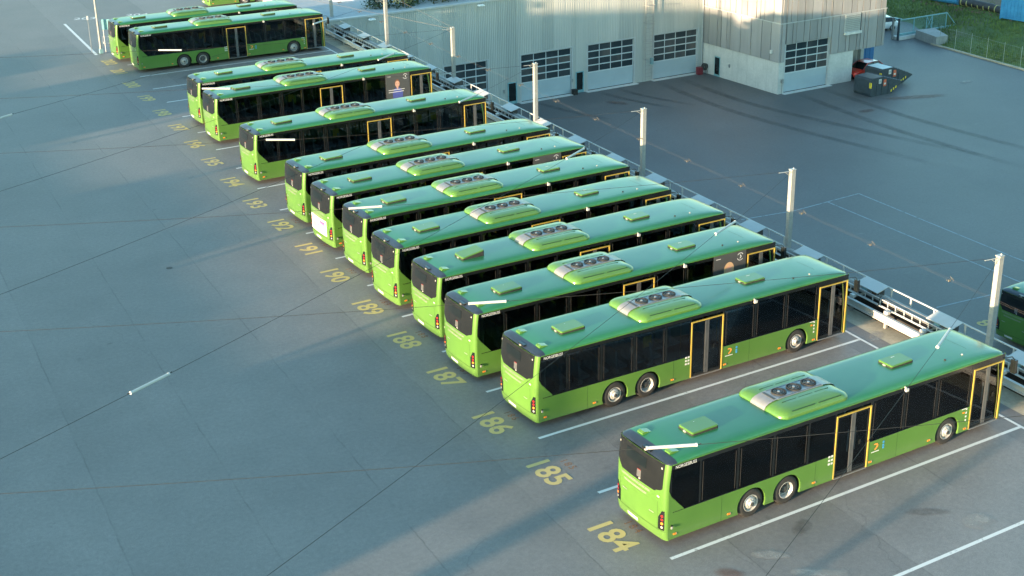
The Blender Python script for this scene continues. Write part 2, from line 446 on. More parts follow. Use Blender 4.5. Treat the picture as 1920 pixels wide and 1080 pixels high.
# painted stall lines
ends = [(.01, -.09), (.36, 4.19), (.69, 8.32), (.97, 12.42), (1.28, 16.44), (1.54, 20.46), (1.82, 24.42), (2.04, 28.32), (2.26, 32.31), (2.55, 36.38), (2.90, 40.42), (3.27, 44.63), (3.61, 48.90), (3.96, 53.15), (4.41, 57.42), (4.76, 61.66), (5.14, 65.87), (5.51, 70.05), (5.85, 74.36)]
def strip(name, a, c, wd, mat, z=.004):
    a = Vector((*a, 0)); c = Vector((*c, 0)); d = (c-a).normalized(); nn = Vector((-d.y, d.x, 0))*wd/2
    vs = [a-nn, c-nn, c+nn, a+nn]
    b = MB(); b.add([(v.x, v.y, z) for v in vs], [(0, 1, 2, 3)], mat)
    return tag(b.build(name), kind='structure')
for (x, y) in [(-.3, -4.3), (-.6, -8.5)]+ends:
    strip('stall_line', (x, y), (15.25+SK*y, y), .13, 'line_white')
strip('stall_head_line', (15.25-.7, -9), (15.25+SK*76, 76), .12, 'line_white', .008)
strip('lane_line', (5.99, 93.25), (4.89, 79.27), .22, 'line_white')
nums = [(-.77, 1.89), (-.32, 6.21), (-.11, 10.25), (.27, 14.45), (.50, 18.36), (.73, 22.23), (1.10, 26.43), (1.46, 30.24), (1.68, 34.30), (1.84, 38.21), (2.13, 42.42), (2.54, 46.75), (2.91, 50.88), (3.29, 55.10), (3.60, 59.28), (3.92, 63.64), (4.23, 68.01), (4.63, 72.50), (4.94, 76.09)]
for i, (x, y) in enumerate(nums):
    me = text_mesh(str(184+i), 1.22, 'line_yellow', .028, space=1.02)
    o = bpy.data.objects.new('stall_number', me); COL.objects.link(o); o.location = (x, y, .006); o.rotation_euler = (0, 0, -pi/2); tag(o, kind='structure')
    if i < 9:
        me = text_mesh(str(184+i), .40, 'line_red', .006, space=1.35)
        o = bpy.data.objects.new('small_stall_number', me); COL.objects.link(o); o.location = (x+.87, y+.05, .006); o.rotation_euler = (0, 0, -pi/2); tag(o, kind='structure')
for t, x, y, az in (('203', 8.1, 94.6, -22), ('204', 12.4, 93.6, -22)):
    me = text_mesh(t, 1.3, 'line_white', .01); o = bpy.data.objects.new('stall_number', me); COL.objects.link(o)
    o.location = (x, y, .006); o.rotation_euler = (0, 0, radians(az)); tag(o, kind='structure')
me = text_mesh('8', 1.3, 'line_yellow', .028); o = bpy.data.objects.new('yard_number', me); COL.objects.link(o)
o.location = (36.5, 19.0, ZL+.006); o.rotation_euler = (0, 0, -pi/2); tag(o, kind='structure')
for a, c in (((36.56, 39.81), (40.79, 39.22)), ((40.79, 39.22), (47.04, 39.50)), ((47.04, 39.5), (46.01, 25.24)), ((43.94, 39.44), (42.6, 14)), ((46.01, 25.24), (45.6, 12)), ((36.0, 22), (40, 21.6))):
    strip('yard_line', a, c, .12, 'line_faint', ZL+.004)
def curve_strip(name, pts, wd, mat, z, u0=0):
    b = MB(); vs = []; uv = []; P = [Vector((*p, 0)) for p in pts]
    # catmull resample
    Q = []
    for i in range(len(P)-1):
        p0 = P[max(i-1, 0)]; p1 = P[i]; p2 = P[i+1]; p3 = P[min(i+2, len(P)-1)]
        for k in range(8):
            t = k/8; Q.append(.5*((2*p1)+(p2-p0)*t+(2*p0-5*p1+4*p2-p3)*t*t+(3*p1-p0-3*p2+p3)*t**3))
    Q.append(P[-1])
    for i, q in enumerate(Q):
        d = (Q[min(i+1, len(Q)-1)]-Q[max(i-1, 0)]).normalized(); n_ = Vector((-d.y, d.x, 0))*wd/2
        for j, s_ in enumerate((-1, 1)): vs.append((q.x+n_.x*s_, q.y+n_.y*s_, z)); uv.append((j, i/(len(Q)-1)))
    fs = [(2*i, 2*i+1, 2*i+3, 2*i+2) for i in range(len(Q)-1)]
    b.add(vs, fs, mat); return tag(b.build(name, uv=uv), kind='structure')
zt = ZL+.008
for pts in ([(55.39, 75.0), (54.6, 69), (54.2, 62), (54.93, 53.05), (57, 40)], [(57.94, 75.0), (57.3, 69), (57.2, 62), (58.89, 52.27), (61.5, 40)], [(63.04, 64.1), (62.0, 57), (61.28, 48.67), (61.5, 36)], [(65.98, 64.1), (65.4, 57), (65.10, 49.97), (65.8, 37)]):
    curve_strip('tyre_track', pts, 1.0, 'tyre_rubber_stain', zt); zt += .002
for x, y in ((48.5, 74.5), (50.6, 74.3), (41.8, 74.6)):
    curve_strip('tyre_track', [(x, y), (x+.6, y-4), (x+2.2, y-9)], .8, 'tyre_rubber_stain', zt); zt += .002
def blot(x, y, L, W, az, mat, z=.005, name='ground_stain'):
    d = Vector((cos(radians(az)), sin(radians(az)), 0))*L/2
    return curve_strip(name, [(x-d.x, y-d.y), (x, y), (x+d.x, y+d.y)], W, mat, z)
blot(4.4, -.9, 1.1, .6, 30, 'oil_stain', .010); blot(6.9, 6.3, 1.6, 1.2, 10, 'oil_stain', .010)
for x, y, L, W, az, mt in ((2.6, -1.5, 1.3, .5, -35, 'pale_stain'), (1.0, -1.6, 1.0, .6, -40, 'rust_stain'), (3.2, -3.0, 1.8, .5, -35, 'pale_stain'), (8.3, -2.3, 1.6, .5, -30, 'oil_stain'), (9.2, -3.5, 1.2, .9, 10, 'pale_stain'), (16.6, 8.2, 1.2, .6, 30, 'pale_stain'), (10.6, 5.4, 1.5, .8, 20, 'oil_stain')):
    blot(x, y, L, W, az, mt, .012)
for i, y in enumerate([p[1] for p in ends[:-1]]):
    for x in (4.5, 9.5):
        blot(x+random.uniform(-1, 1)+SK*y, y+2.1+random.uniform(-.5, .5), random.uniform(1.5, 3.5), random.uniform(.8, 1.6), random.uniform(-20, 20), random.choice(('oil_stain', 'rust_stain')), .014)
blot(63.6, 55.5, 1.8, 1.0, 0, 'rust_stain', ZL+.03); blot(70.5, 56.5, 6.5, 1.4, -20, 'rust_stain', ZL+.034); blot(78.5, 57.8, 1.6, .8, 0, 'pale_stain', ZL+.032)
blot(47.6, 70, 2.2, 1.2, -60, 'rust_stain', ZL+.036)

for x, y in ((-4.9, 31.5),):
    b = MB(); b.lathe((x, y, .002), (0, 0, 1), [(.15, 0), (.15, .006), (.13, .008), (.001, .006)], 'drain_iron', 16); tag(b.build('drain_cover'), kind='structure')
# concrete edge strip in front of the barrier
def along(u0, u1, y0, y1, n=1):
    return [(u0+SK*y0, y0), (u1+SK*y0, y0), (u1+SK*y1, y1), (u0+SK*y1, y1)]
sheet('concrete_edge_strip', along(15.95, 18.25, -60, YB), .006, 'concrete_kerb')

# ------------------------------------------------------------------ bus
W2 = 2.50; LB = 14.62
def rear_x(y, z):
    yy = min(y, W2-y); yy = max(yy, 0)
    if yy < .22: x = .19-.12*sqrt(max(0, 1-((.22-yy)/.22)**2))
    else: x = .07
    x -= .06*sin(pi*y/W2)
    if z > 1.7: x += .10*((z-1.7)/1.1)**1.6
    if z < .6: x += .10*((.6-z)/.35)**2*.6
    return x
def front_x(y, z):
    yy = max(min(y, W2-y), 0)
    x = LB-.30+.25*sqrt(max(0, 1-((.40-yy)/.40)**2)) if yy < .40 else LB-.05
    x += .05*sin(pi*y/W2)
    if z > 1.2: x -= .22*((z-1.2)/1.6)**1.5
    return x
def patch(b, fx, sgn, ylo, yhi, zs, off, mat, ny=16, smooth=True):
    vs = []
    for z in zs:
        a = ylo(z) if callable(ylo) else ylo; c = yhi(z) if callable(yhi) else yhi
        for j in range(ny+1):
            y = a+(c-a)*j/ny; vs.append((fx(y, z)+sgn*off, y, z))
    fs = []
    for i in range(len(zs)-1):
        for j in range(ny):
            k = i*(ny+1)+j; fs.append((k, k+1, k+ny+2, k+ny+1))
    b.add(vs, fs, mat, smooth)
def corner_ys():
    a = [0, .01, .04, .08, .13, .2, .3, .5, .8, 1.25]
    return a+[W2-v for v in a[-2::-1]]
def wall(b, fx, zs, mat):
    ys_ = corner_ys(); vs = [(fx(y, z), y, z) for z in zs for y in ys_]; n = len(ys_); fs = []
    for i in range(len(zs)-1):
        for j in range(n-1): k = i*n+j; fs.append((k, k+1, k+n+1, k+n))
    b.add(vs, fs, mat, True)
WHX = [3.42, 4.86, 11.99]; WR = .485
def arch_outline(x0, x1, z0, z1, cuts=(), chamfer=None):
    # polygon of a side panel with wheel arches cut from the lower edge
    pts = [(x1, z1)] if not chamfer else [(x1, z1)]
    pts = [(x0, z1), (x1, z1), (x1, z0)]
    for cx in sorted(cuts, reverse=True):
        R_ = .565; zc = .47
        a0 = math.asin((z0-zc)/R_)
        for k in range(17):
            a = a0+(pi-2*a0)*k/16; pts.append((cx+R_*cos(a)*1.0, zc+R_*sin(a)*1.0))
    pts.append((x0, z0)); return pts

def make_bus():
    root = empty('city_bus')
    SILL, TOP, SK0 = 1.19, 2.64, .26
    # --- body shell
    b = MB()
    zr = [.24, .34, .48, .7, 1.0, 1.3, 1.6, 1.9, 2.2, 2.5, 2.7, 2.79]
    wall(b, rear_x, zr, 'green'); wall(b, front_x, [.24, .4, .7, 1.0], 'green')
    FZ = [1.0, 1.3, 1.7, 2.1, 2.5, 2.79]
    patch(b, front_x, 1, 0, .14, FZ, 0, 'green', 6); patch(b, front_x, 1, W2-.14, W2, FZ, 0, 'green', 6); patch(b, front_x, 1, .14, W2-.14, [2.52, 2.66, 2.79], 0, 'green', 12)
    for side in (0, 1):
        yo = 0 if side == 0 else W2; sg = 1 if side == 0 else -1
        f = lambda a, c, d, yo=yo, sg=sg: (a, yo+sg*d, c)
        if side == 0:
            segs = [(.19, 6.80, (3.42, 4.86)), (8.30, 13.0, (11.99,))]
        else: segs = [(.19, 14.32, (3.42, 4.86, 11.99))]
        for x0, x1, cu in segs: b.prism(arch_outline(x0, x1, SK0, SILL, cu), f, .06, 'green')
        # chamfered green corner under the rearmost pane, rear and front posts
        b.prism([(.18, SILL+.001), (.78, SILL+.001), (.30, 1.72), (.20, 1.95)], lambda a, c, d, yo=yo, sg=sg: (a, yo-sg*.004+sg*d, c), .05, 'green')
        b.prism([(14.49 if side == 0 else 14.28, SK0), (14.56, SK0), (14.50, 2.79), (14.49 if side == 0 else 14.28, 2.79)], f, .05, 'green')
        # roof gutter
        b.box(.32, 14.35, yo-.012 if side == 0 else yo-.03, yo+.03 if side == 0 else yo+.012, 2.775, 2.80, 'green')
    b.box(13.0, 13.03, .0, .05, SK0, 1.22, 'green')
    body = b.build('body', root)
    # --- roof
    prof = [(1, 0), (.995, .22), (.98, .45), (.94, .68), (.86, .84), (.7, .93), (.4, .985), (0, 1)]
    st = [(.17, 1.02, 2.792), (.21, 1.16, 2.82), (.28, 1.235, 2.855), (.38, 1.25, 2.885), (.48, 1.25, 2.91), (.7, 1.25, 2.945), (1.2, 1.25, 2.975), (2.5, 1.25, 2.985), (7, 1.25, 2.985), (12.6, 1.25, 2.985), (13.3, 1.25, 2.97), (13.8, 1.25, 2.94), (14.15, 1.245, 2.90), (14.35, 1.22, 2.86), (14.47, 1.14, 2.82), (14.52, 1.0, 2.792)]
    def xsec(x, hw, zt):
        L_ = [(x, W2/2-hw*p, 2.785+(zt-2.785)*q) for p, q in prof]; return L_+[(x, W2/2+hw*p, 2.785+(zt-2.785)*q) for p, q in prof[-2::-1]]
    n = len(prof)*2-1
    def loft(name, sts, mat, off=0):
        b = MB(); vs = [v for s_ in sts for v in xsec(*s_)]
        fs = [(i*n+j, i*n+j+1, (i+1)*n+j+1, (i+1)*n+j) for i in range(len(sts)-1) for j in range(n-1)]
        b.add(vs, fs, mat, True); return b.build(name, root, sharp=60)
    loft('roof', st[4:], 'green_sky_tone'); rs = loft('rear_roof_fairing', st[:5], 'navy_black')
    b = MB(); b.box(.18, .30, .95, 1.35, 2.835, 2.885, 'black_gloss'); b.box(.15, .21, 1.12, 1.20, 2.80, 2.86, 'clear_lens'); b.build('reversing_camera', rs)
    b = MB(); b.add([(13.35, y, 2.785+.186*(1-abs((y-1.25)/1.25)**3.2)+.004) for y in [.05+.1*i for i in range(25)]]+[(13.362, y, 2.785+.186*(1-abs((y-1.25)/1.25)**3.2)+.004) for y in [.05+.1*i for i in range(25)]], [(i, i+1, i+26, i+25) for i in range(24)], 'seam_dark'); b.build('roof_seam', root)
    # --- dark window band: cant rail, posts
    b = MB()
    b.box(.29, 14.49, -.004, .04, TOP, 2.776, 'black_gloss'); b.box(.29, 14.28, W2-.04, W2+.004, TOP, 2.776, 'black_gloss')
    posts = [(.24, .30), (1.34, 1.40), (2.78, 2.86), (4.20, 4.28), (5.62, 5.70), (6.74, 6.80), (8.30, 8.38), (9.80, 9.88), (11.30, 11.38), (12.92, 13.0)]
    for a, c in posts: b.box(a, c, .010, .045, SILL, TOP, 'black_gloss')
    for a, c in [(.24, .3), (1.4, 1.48), (2.9, 2.98), (4.4, 4.48), (5.9, 5.98), (7.4, 7.48), (8.9, 8.98), (10.4, 10.48), (11.9, 11.98), (13.0, 13.08), (14.2, 14.28)]: b.box(a, c, W2-.045, W2+.002, SILL, TOP, 'black_gloss')
    b.box(.30, 14.28, W2-.05, W2+.003, SILL-.03, SILL+.005, 'black_gloss')
    b.box(.36, 6.74, -.003, .05, SILL-.022, SILL+.003, 'black_gloss'); b.box(8.36, 13.0, -.003, .05, SILL-.022, SILL+.003, 'black_gloss')
    b.box(12.9, 14.49, -.003, .04, 2.55, TOP+.01, 'black_gloss')
    b.build('window_band', root)
    # --- side windows
    gx = [(1.40, 2.78), (2.86, 4.20), (4.28, 5.62), (5.70, 6.74), (8.38, 9.80), (9.88, 11.30), (11.38, 12.92)]
    wm = MB(); wm.prism([(.78, SILL), (1.34, SILL), (1.34, TOP), (.29, TOP), (.25, 1.90), (.32, 1.72)], lambda a, c, d: (a, .012+d, c), .008, 'tinted_glass'); wm.build('window', root)
    for a, c in gx:
        wm = MB(); wm.box(a, c, .012, .02, SILL, TOP, 'tinted_glass'); wo_ = wm.build('window', root)
        if c-a > 1.3:
            fm = MB(); fm.box(a+.06, a+.07, .005, .011, SILL+.06, TOP-.08, 'underbody'); fm.build('window_seal', wo_); fm = MB()
            fm.box(c-.07, c-.06, .005, .011, SILL+.06, TOP-.08, 'underbody'); fm.build('window_seal', wo_)
    for a, c in [(.29, 1.4), (1.48, 2.9), (2.98, 4.4), (4.48, 5.9), (5.98, 7.4), (7.48, 8.9), (8.98, 10.4), (10.48, 11.9), (11.98, 13.0), (13.08, 14.2)]:
        wm = MB(); wm.box(a, c, W2-.02, W2-.012, SILL, TOP, 'tinted_glass'); wm.build('window', root)
    # --- doors
    for (x0, x1, gl) in ((6.80, 8.30, 'tinted_glass'), (13.03, 14.49, 'clear_glass')):
        d = MB(); zb, zt_ = .30, 2.53
        d.box(x0+.05, x1-.05, .02, .05, zb, zb+.12, 'black_gloss'); d.box(x0+.05, x1-.05, .02, .05, zt_-.12, zt_-.05, 'black_gloss')
        xm = (x0+x1)/2
        for a, c in ((x0+.05, x0+.13), (xm-.09, xm-.008), (xm+.008, xm+.09), (x1-.13, x1-.05)): d.box(a, c, .015, .05, zb+.02, zt_-.06, 'ac_grill' if abs(a-xm) < .2 else 'black_gloss')
        do = d.build('door', root)
        for a, c in ((x0+.13, xm-.09), (xm+.09, x1-.13)):
            q = MB(); q.box(a, c, .028, .036, zb+.12, zt_-.12, gl); q.build('door_glass', do)
        q = MB(); q.box(x0, x0+.045, -.012, .03, zb-.02, zt_, 'yellow_paint'); q.box(x1-.045, x1, -.012, .03, zb-.02, zt_, 'yellow_paint'); q.box(x0+.045, x1-.045, -.012, .03, zt_-.045, zt_, 'yellow_paint')
        q.box(x0+.05, x1-.05, -.015, .0, zb-.05, zb-.02, 'grey_metal'); q.build('door_frame', do)
        q = MB(); q.tube([(xm-.16, .04, 1.1), (xm-.16, .04, 1.9)], .012, 'grey_metal'); q.tube([(xm+.16, .04, 1.1), (xm+.16, .04, 1.9)], .012, 'grey_metal')
        q.box(xm+.30, xm+.38, .0, .02, 1.25, 1.42, 'black_gloss'); q.build('door_handrail', do)
    # --- rear
    b = MB()
    ylo = lambda z: .16+(.10 if z < 1.86 else 0)+max(0, (1.98-z))*1.3
    yhi = lambda z: 2.42-max(0, (2.10-z))*.9
    patch(b, rear_x, -1, ylo, yhi, [1.795, 1.85, 1.92, 1.98, 2.04, 2.10, 2.3, 2.5, 2.65, 2.74, 2.785], .007, 'rear_black', 20)
    rw = b.build('rear_window', root)
    b = MB(); patch(b, rear_x, -1, .95, 1.98, [2.30, 2.5, 2.63], .012, 'dark_glass'); b.build('rear_glass', rw)
    b = MB(); patch(b, rear_x, -1, 1.16, 1.36, [1.90, 2.1, 2.14], .013, 'ac_grill', 4); patch(b, rear_x, -1, 1.18, 1.34, [2.14, 2.155], .014, 'red_lens', 4)
    patch(b, rear_x, -1, 1.17, 1.25, [1.86, 1.88], .014, 'sign_white', 4)
    b.build('rear_display', rw)
    for y0 in (2.32, .22):
        b = MB(); patch(b, rear_x, -1, y0, y0+.06, [2.60, 2.66], .02, 'clear_lens', 2); b.build('rear_marker_lamp', rw)
    b = MB()
    for z, a, c in ((1.70, .68, 2.18), (1.655, .70, 2.15), (1.53, .85, 2.02), (1.49, .87, 2.0)):
        patch(b, rear_x, -1, a, c, [z, z+.016], .011, 'clear_lens', 12)
    b.build('engine_grille', root)
    b = MB(); patch(b, rear_x, -1, .32, 2.25, [.555, .57], .004, 'seam_dark', 16)
    patch(b, rear_x, -1, .33, .342, [.57, .9, 1.2, 1.45, 1.5], .004, 'seam_dark', 2); patch(b, rear_x, -1, 2.235, 2.247, [.57, .9, 1.2, 1.45], .004, 'seam_dark', 2)
    patch(b, rear_x, -1, .0, .32, [.555, .566], .004, 'seam_dark', 8)
    b.build('engine_door_seam', root)
    b = MB(); patch(b, rear_x, -1, 1.27, 1.80, [.35, .46], .016, 'sign_white', 4); b.build('number_plate', root)
    b = MB(); patch(b, rear_x, -1, .50, .72, [1.02, 1.05], .008, 'grey_metal', 4); patch(b, rear_x, -1, 1.85, 2.10, [1.15, 1.18], .008, 'grey_metal', 4); b.build('maker_badge', root)
    for s_ in (0, 1):
        b = MB()
        def yy(y): return y if s_ == 0 else W2-y
        for (z0, z1, mt, o_) in ((.60, 1.26, 'black_gloss', .010),):
            yl = lambda z: yy(.055); yh = lambda z: yy(.29-.15*max(0, (z-1.0))/.26)
            patch(b, rear_x, -1, yl, yh, [.60, .64, .9, 1.0, 1.12, 1.26], .010, 'black_gloss', 6)
        lp = b.build('tail_light', root)
        for zc, mt in ((.70, 'clear_lens'), (.83, 'orange_lens'), (.96, 'red_lens'), (1.08, 'red_lens')):
            q = MB(); vs = []; yc = .13
            for k in range(12):
                y = yc+.042*cos(2*pi*k/12); z = zc+.042*sin(2*pi*k/12); vs.append((rear_x(y, z)-.018, yy(y), z))
            vs2 = [(v[0]+.012, v[1], v[2]) for v in vs]
            q.add(vs+vs2, [tuple(range(12))]+[(k, (k+1) % 12, 12+(k+1) % 12, 12+k) for k in range(12)], mt); q.build('lamp_lens', lp)
    b = MB(); b.box(.30, .34, -.05, .0, .70, .76, 'black_gloss'); b.box(.27, .33, -.07, -.04, .66, .74, 'clear_lens'); b.build('side_marker_bracket', root)
    b = MB(); patch(b, rear_x, -1, .26, .36, [1.66, 1.70], .012, 'sign_white', 3); b.build('rear_sticker', root)
    # --- front
    b = MB(); patch(b, front_x, 1, .14, W2-.14, [1.0, 1.3, 1.7, 2.1, 2.5, 2.60], .008, 'clear_glass', 18); b.build('windscreen', root)
    b = MB(); patch(b, front_x, 1, .2, .55, [.62, .82], .01, 'clear_lens', 4); b.build('headlight', root)
    b = MB(); patch(b, front_x, 1, W2-.55, W2-.2, [.62, .82], .01, 'clear_lens', 4); b.build('headlight', root)
    for yc in (-.12, W2+.12):
        b = MB(); sg = 1 if yc > 0 else -1
        b.tube([(14.4, 0 if sg < 0 else W2, 2.62), (14.75, yc*.8 if sg < 0 else W2+.1, 2.62), (14.86, yc, 2.5)], .02, 'black_gloss'); b.box(14.80, 14.92, yc-.10, yc+.10, 2.0, 2.5, 'black_gloss'); b.build('wing_mirror', root)
    # --- roof items
    def hatch(x0, x1, y0, y1, lift):
        h = MB(); zb = 2.97
        vs = []; r_ = .06
        def ring(ins, z, tilt):
            out = []
            for (cx, cy, a0) in ((x1-r_-ins, y1-r_-ins, 0), (x0+r_+ins, y1-r_-ins, 90), (x0+r_+ins, y0+r_+ins, 180), (x1-r_-ins, y0+r_+ins, 270)):
                for k in range(4):
                    a = radians(a0+30*k); X = cx+r_*cos(a); out.append((X, cy+r_*sin(a), z+tilt*(X-x0)/(x1-x0)))
            return out
        R0 = ring(.0, zb-.02, 0); R1 = ring(.0, zb+.055, lift)
        h.add(R0+R1, [(k, (k+1) % 16, 16+(k+1) % 16, 16+k) for k in range(16)], 'black_rubber')
        R2 = ring(.008, zb+.055, lift); R3 = ring(.008, zb+.085, lift); R4 = ring(.035, zb+.105, lift)
        h.add(R1+R2, [(k, (k+1) % 16, 16+(k+1) % 16, 16+k) for k in range(16)], 'black_rubber')
        h.add(R2+R3+R4, [(k, (k+1) % 16, 16+(k+1) % 16, 16+k) for k in range(16)]+[(16+k, 16+(k+1) % 16, 32+(k+1) % 16, 32+k) for k in range(16)]+[tuple(32+k for k in range(16))], 'green')
        ho = h.build('roof_hatch', root)
        h = MB(); h.box(x0-.03, x0+.01, (y0+y1)/2-.06, (y0+y1)/2+.06, zb, zb+.06, 'clear_lens'); h.box((x0+x1)/2-.03, (x0+x1)/2+.12, y1-.16, y1-.14, zb+.10, zb+.12, 'sign_white'); h.build('hatch_handle', ho)
    hatch(1.66, 2.68, .82, 1.54, .03); hatch(10.05, 11.05, .92, 1.58, .02)
    for (x, y) in ((.62, 1.92), (.58, .50)):
        h = MB(); prof_ = [(0, 0), (0, .05), (.08, .085), (.34, .03), (.38, 0)]
        h.prism(prof_, lambda a, c, d, x=x, y=y: (x-.1+a, y-.13+d, 2.90+c+(.02)), .26, 'green'); h.build('roof_vent', root)
    h = MB()
    for (x, y, mt, hh) in ((12.04, .46, 'black_rubber', .07), (12.86, .46, 'clear_lens', .06), (11.36, 2.32, 'black_rubber', .06), (8.62, .5, 'clear_lens', .02)):
        z0 = 2.785+.2*(1-abs((y-1.25)/1.25)**3.2)-.03
        h = MB(); h.lathe((x, y, z0), (0, 0, 1), [(.055, 0), (.055, .03), (.03, .03+hh), (0.001, .035+hh)], mt, 10); h.build('roof_antenna', root)
    # --- air-conditioning pod
    b = MB(); x0, x1, y0, y1 = 4.60, 7.50, .12, 2.38
    lv = [(0, 2.93), (.0, 3.00), (.03, 3.07), (.09, 3.13), (.18, 3.175), (.30, 3.20), (.45, 3.215)]
    N = 10; rings = []
    for (ins, z) in lv:
        rg = []; rr = max(.32-ins*.5, .12)
        i2 = ins*1.5
        for (cx, cy, a0) in ((x1-rr-i2, y1-rr-ins, 0), (x0+rr+i2, y1-rr-ins, 90), (x0+rr+i2, y0+rr+ins, 180), (x1-rr-i2, y0+rr+ins, 270)):
            for k in range(N): a = radians(a0+90*k/(N-1)); rg.append((cx+rr*cos(a), cy+rr*sin(a), z))
        rings.append(rg)
    M_ = 4*N; vs = [v for r_ in rings for v in r_]
    fs = [(i*M_+k, i*M_+(k+1) % M_, (i+1)*M_+(k+1) % M_, (i+1)*M_+k) for i in range(len(rings)-1) for k in range(M_)]
    b.add(vs, fs, 'green', True); b.add(rings[-1], [tuple(range(M_))], 'green', True)
    ac = b.build('air_conditioner', root, sharp=50)
    b = MB(); ya, yb_ = .93, 1.60
    path = [(4.575, 2.95), (4.575, 3.02), (4.63, 3.10), (4.75, 3.165), (4.93, 3.205), (5.12, 3.228)]
    vs = [(x, y, z+.008) for x, z in path for y in (ya, yb_)]; b.add(vs, [(2*i, 2*i+1, 2*i+3, 2*i+2) for i in range(len(path)-1)], 'ac_metal', True)
    path = [(7.525, 2.95), (7.525, 3.02), (7.47, 3.10), (7.35, 3.165), (7.17, 3.205), (7.0, 3.228)]
    vs = [(x, y, z+.008) for x, z in path for y in (ya, yb_)]; b.add(vs, [(2*i, 2*i+1, 2*i+3, 2*i+2) for i in range(len(path)-1)], 'ac_metal', True)
    b.box(5.12, 7.0, ya, yb_, 3.19, 3.238, 'ac_metal'); b.box(5.16, 6.96, ya+.03, ya+.05, 3.238, 3.246, 'ac_grill'); b.box(5.16, 6.96, yb_-.05, yb_-.03, 3.238, 3.246, 'ac_grill')
    for x in (5.75, 6.38): b.box(x-.006, x+.006, ya+.05, yb_-.05, 3.238, 3.243, 'ac_grill')
    for k in range(5): b.box(4.98+.025*k, 4.99+.025*k, ya+.05, yb_-.05, 3.225, 3.237, 'ac_grill')
    b.build('centre_cover', ac)
    for x in (5.44, 6.06, 6.68):
        b = MB(); c = (x, 1.27, 3.238)
        b.lathe(c, (0, 0, 1), [(.25, 0), (.25, .04), (.215, .045), (.20, .012), (.001, .010)], 'black_rubber', 20)
        for k in range(7):
            a = 2*pi*k/7; b.add([(x+.05*cos(a), 1.27+.05*sin(a), 3.256), (x+.19*cos(a-.2), 1.27+.19*sin(a-.2), 3.254), (x+.19*cos(a+.25), 1.27+.19*sin(a+.25), 3.266), (x+.05*cos(a+.6), 1.27+.05*sin(a+.6), 3.262)], [(0, 1, 2, 3)], 'hub_dark')
        for rr in (.09, .15): b.lathe(c, (0, 0, 1), [(rr, .042), (rr+.008, .046), (rr+.012, .042)], 'ac_grill', 18)
        b.lathe(c, (0, 0, 1), [(.05, .02), (.05, .048), (.001, .052)], 'grey_metal', 10); b.build('cooling_fan', ac)
    for y, zt_ in ((.72, 3.211), (1.80, 3.211)):
        for x in (4.95, 5.62, 6.29): b = MB(); b.box(x+.15, x+.72, y-.012, y+.012, zt_-.01, zt_+.008, 'dark_green_slot'); b.build('vent_slot', ac)
    for x in (5.05, 6.15): b = MB(); b.box(x, x+.95, .20, .222, 3.118, 3.148, 'dark_green_slot'); b.build('vent_slot', ac)
    # --- wheels
    for i, cx in enumerate(WHX):
        for side in (0, 1):
            ax = (0, -1, 0) if side == 0 else (0, 1, 0); yc = .03 if side == 0 else W2-.03
            c = (cx, yc, WR)
            t = MB(); t.lathe(c, ax, [(.275, -.28), (.44, -.29), (WR-.01, -.26), (WR, -.22), (WR, -.05), (WR-.012, -.02), (.44, .0), (.36, .012), (.295, -.004), (.285, -.05)], 'black_rubber', 32)
            for k in range(3): t.lathe(c, ax, [(WR+.001, -.09-.055*k), (WR+.001, -.10-.055*k)], 'underbody', 32)
            wh = t.build('wheel', root)
            r_ = MB()
            if i == 1:
                r_.lathe(c, ax, [(.29, -.005), (.275, .0), (.262, -.02), (.235, -.12), (.225, -.15), (.20, -.155), (.19, -.15)], 'rim_metal', 32)
                r_.lathe(c, ax, [(.19, -.15), (.13, -.135), (.11, -.06), (.095, -.05), (.001, -.05)], 'hub_dark', 20)
                nr, nz = .16, -.13
            else:
                r_.lathe(c, ax, [(.29, -.005), (.275, .0), (.262, -.02), (.245, -.06), (.225, -.06), (.20, -.03), (.165, .015), (.13, .02), (.12, .022)], 'rim_metal', 32)
                r_.lathe(c, ax, [(.12, .022), (.115, .045), (.095, .07), (.05, .078), (.001, .078)], 'rim_metal', 20)
                r_.lathe(c, ax, [(.07, .079), (.06, .084), (.001, .084)], 'hub_dark', 14)
                nr, nz = .145, .02
            for k in range(10):
                a = 2*pi*k/10; cc = Vector(c)+Vector((nr*cos(a), 0, nr*sin(a))); r_.lathe(cc, ax, [(.014, nz-.01), (.014, nz+.022), (.001, nz+.026)], 'rim_metal', 6)
                a += pi/10; cc = Vector(c)+Vector((.228*cos(a), 0, .228*sin(a)))
                if k % 1 == 0: r_.lathe(cc, ax, [(.020, -.04 if i != 1 else -.118), (.001, -.039 if i != 1 else -.117)], 'hub_dark', 8)
            r_.build('rim', wh)
    # --- underbody and wheel wells
    b = MB()
    for a, c in ((.35, 2.8), (5.5, 11.35), (12.65, 14.4)): b.box(a, c, .07, W2-.07, .30, .40, 'underbody')
    b.box(.35, 14.4, .45, W2-.45, .30, .95, 'underbody')
    for cx in WHX:
        for side in (0, 1):
            y0, y1 = (.06, .44) if side == 0 else (W2-.44, W2-.06); vs = []
            for k in range(13):
                a = -.2+(pi+.4)*k/12; vs += [(cx+.575*cos(a), y0, .47+.575*sin(a)), (cx+.575*cos(a), y1, .47+.575*sin(a))]
            b.add(vs, [(2*k, 2*k+1, 2*k+3, 2*k+2) for k in range(12)], 'underbody')
    b.build('chassis', root)
    # --- cabin
    b = MB(); b.box(.35, 5.7, .08, W2-.08, 1.00, 1.03, 'interior_floor'); b.box(5.7, 14.4, .08, W2-.08, .41, .44, 'interior_floor')
    b.box(5.68, 5.72, .08, W2-.08, .44, 1.0, 'interior'); b.box(12.2, 12.24, 1.2, W2-.1, .44, 1.7, 'interior'); b.box(.5, .54, .1, W2-.1, 1.03, 2.7, 'interior')
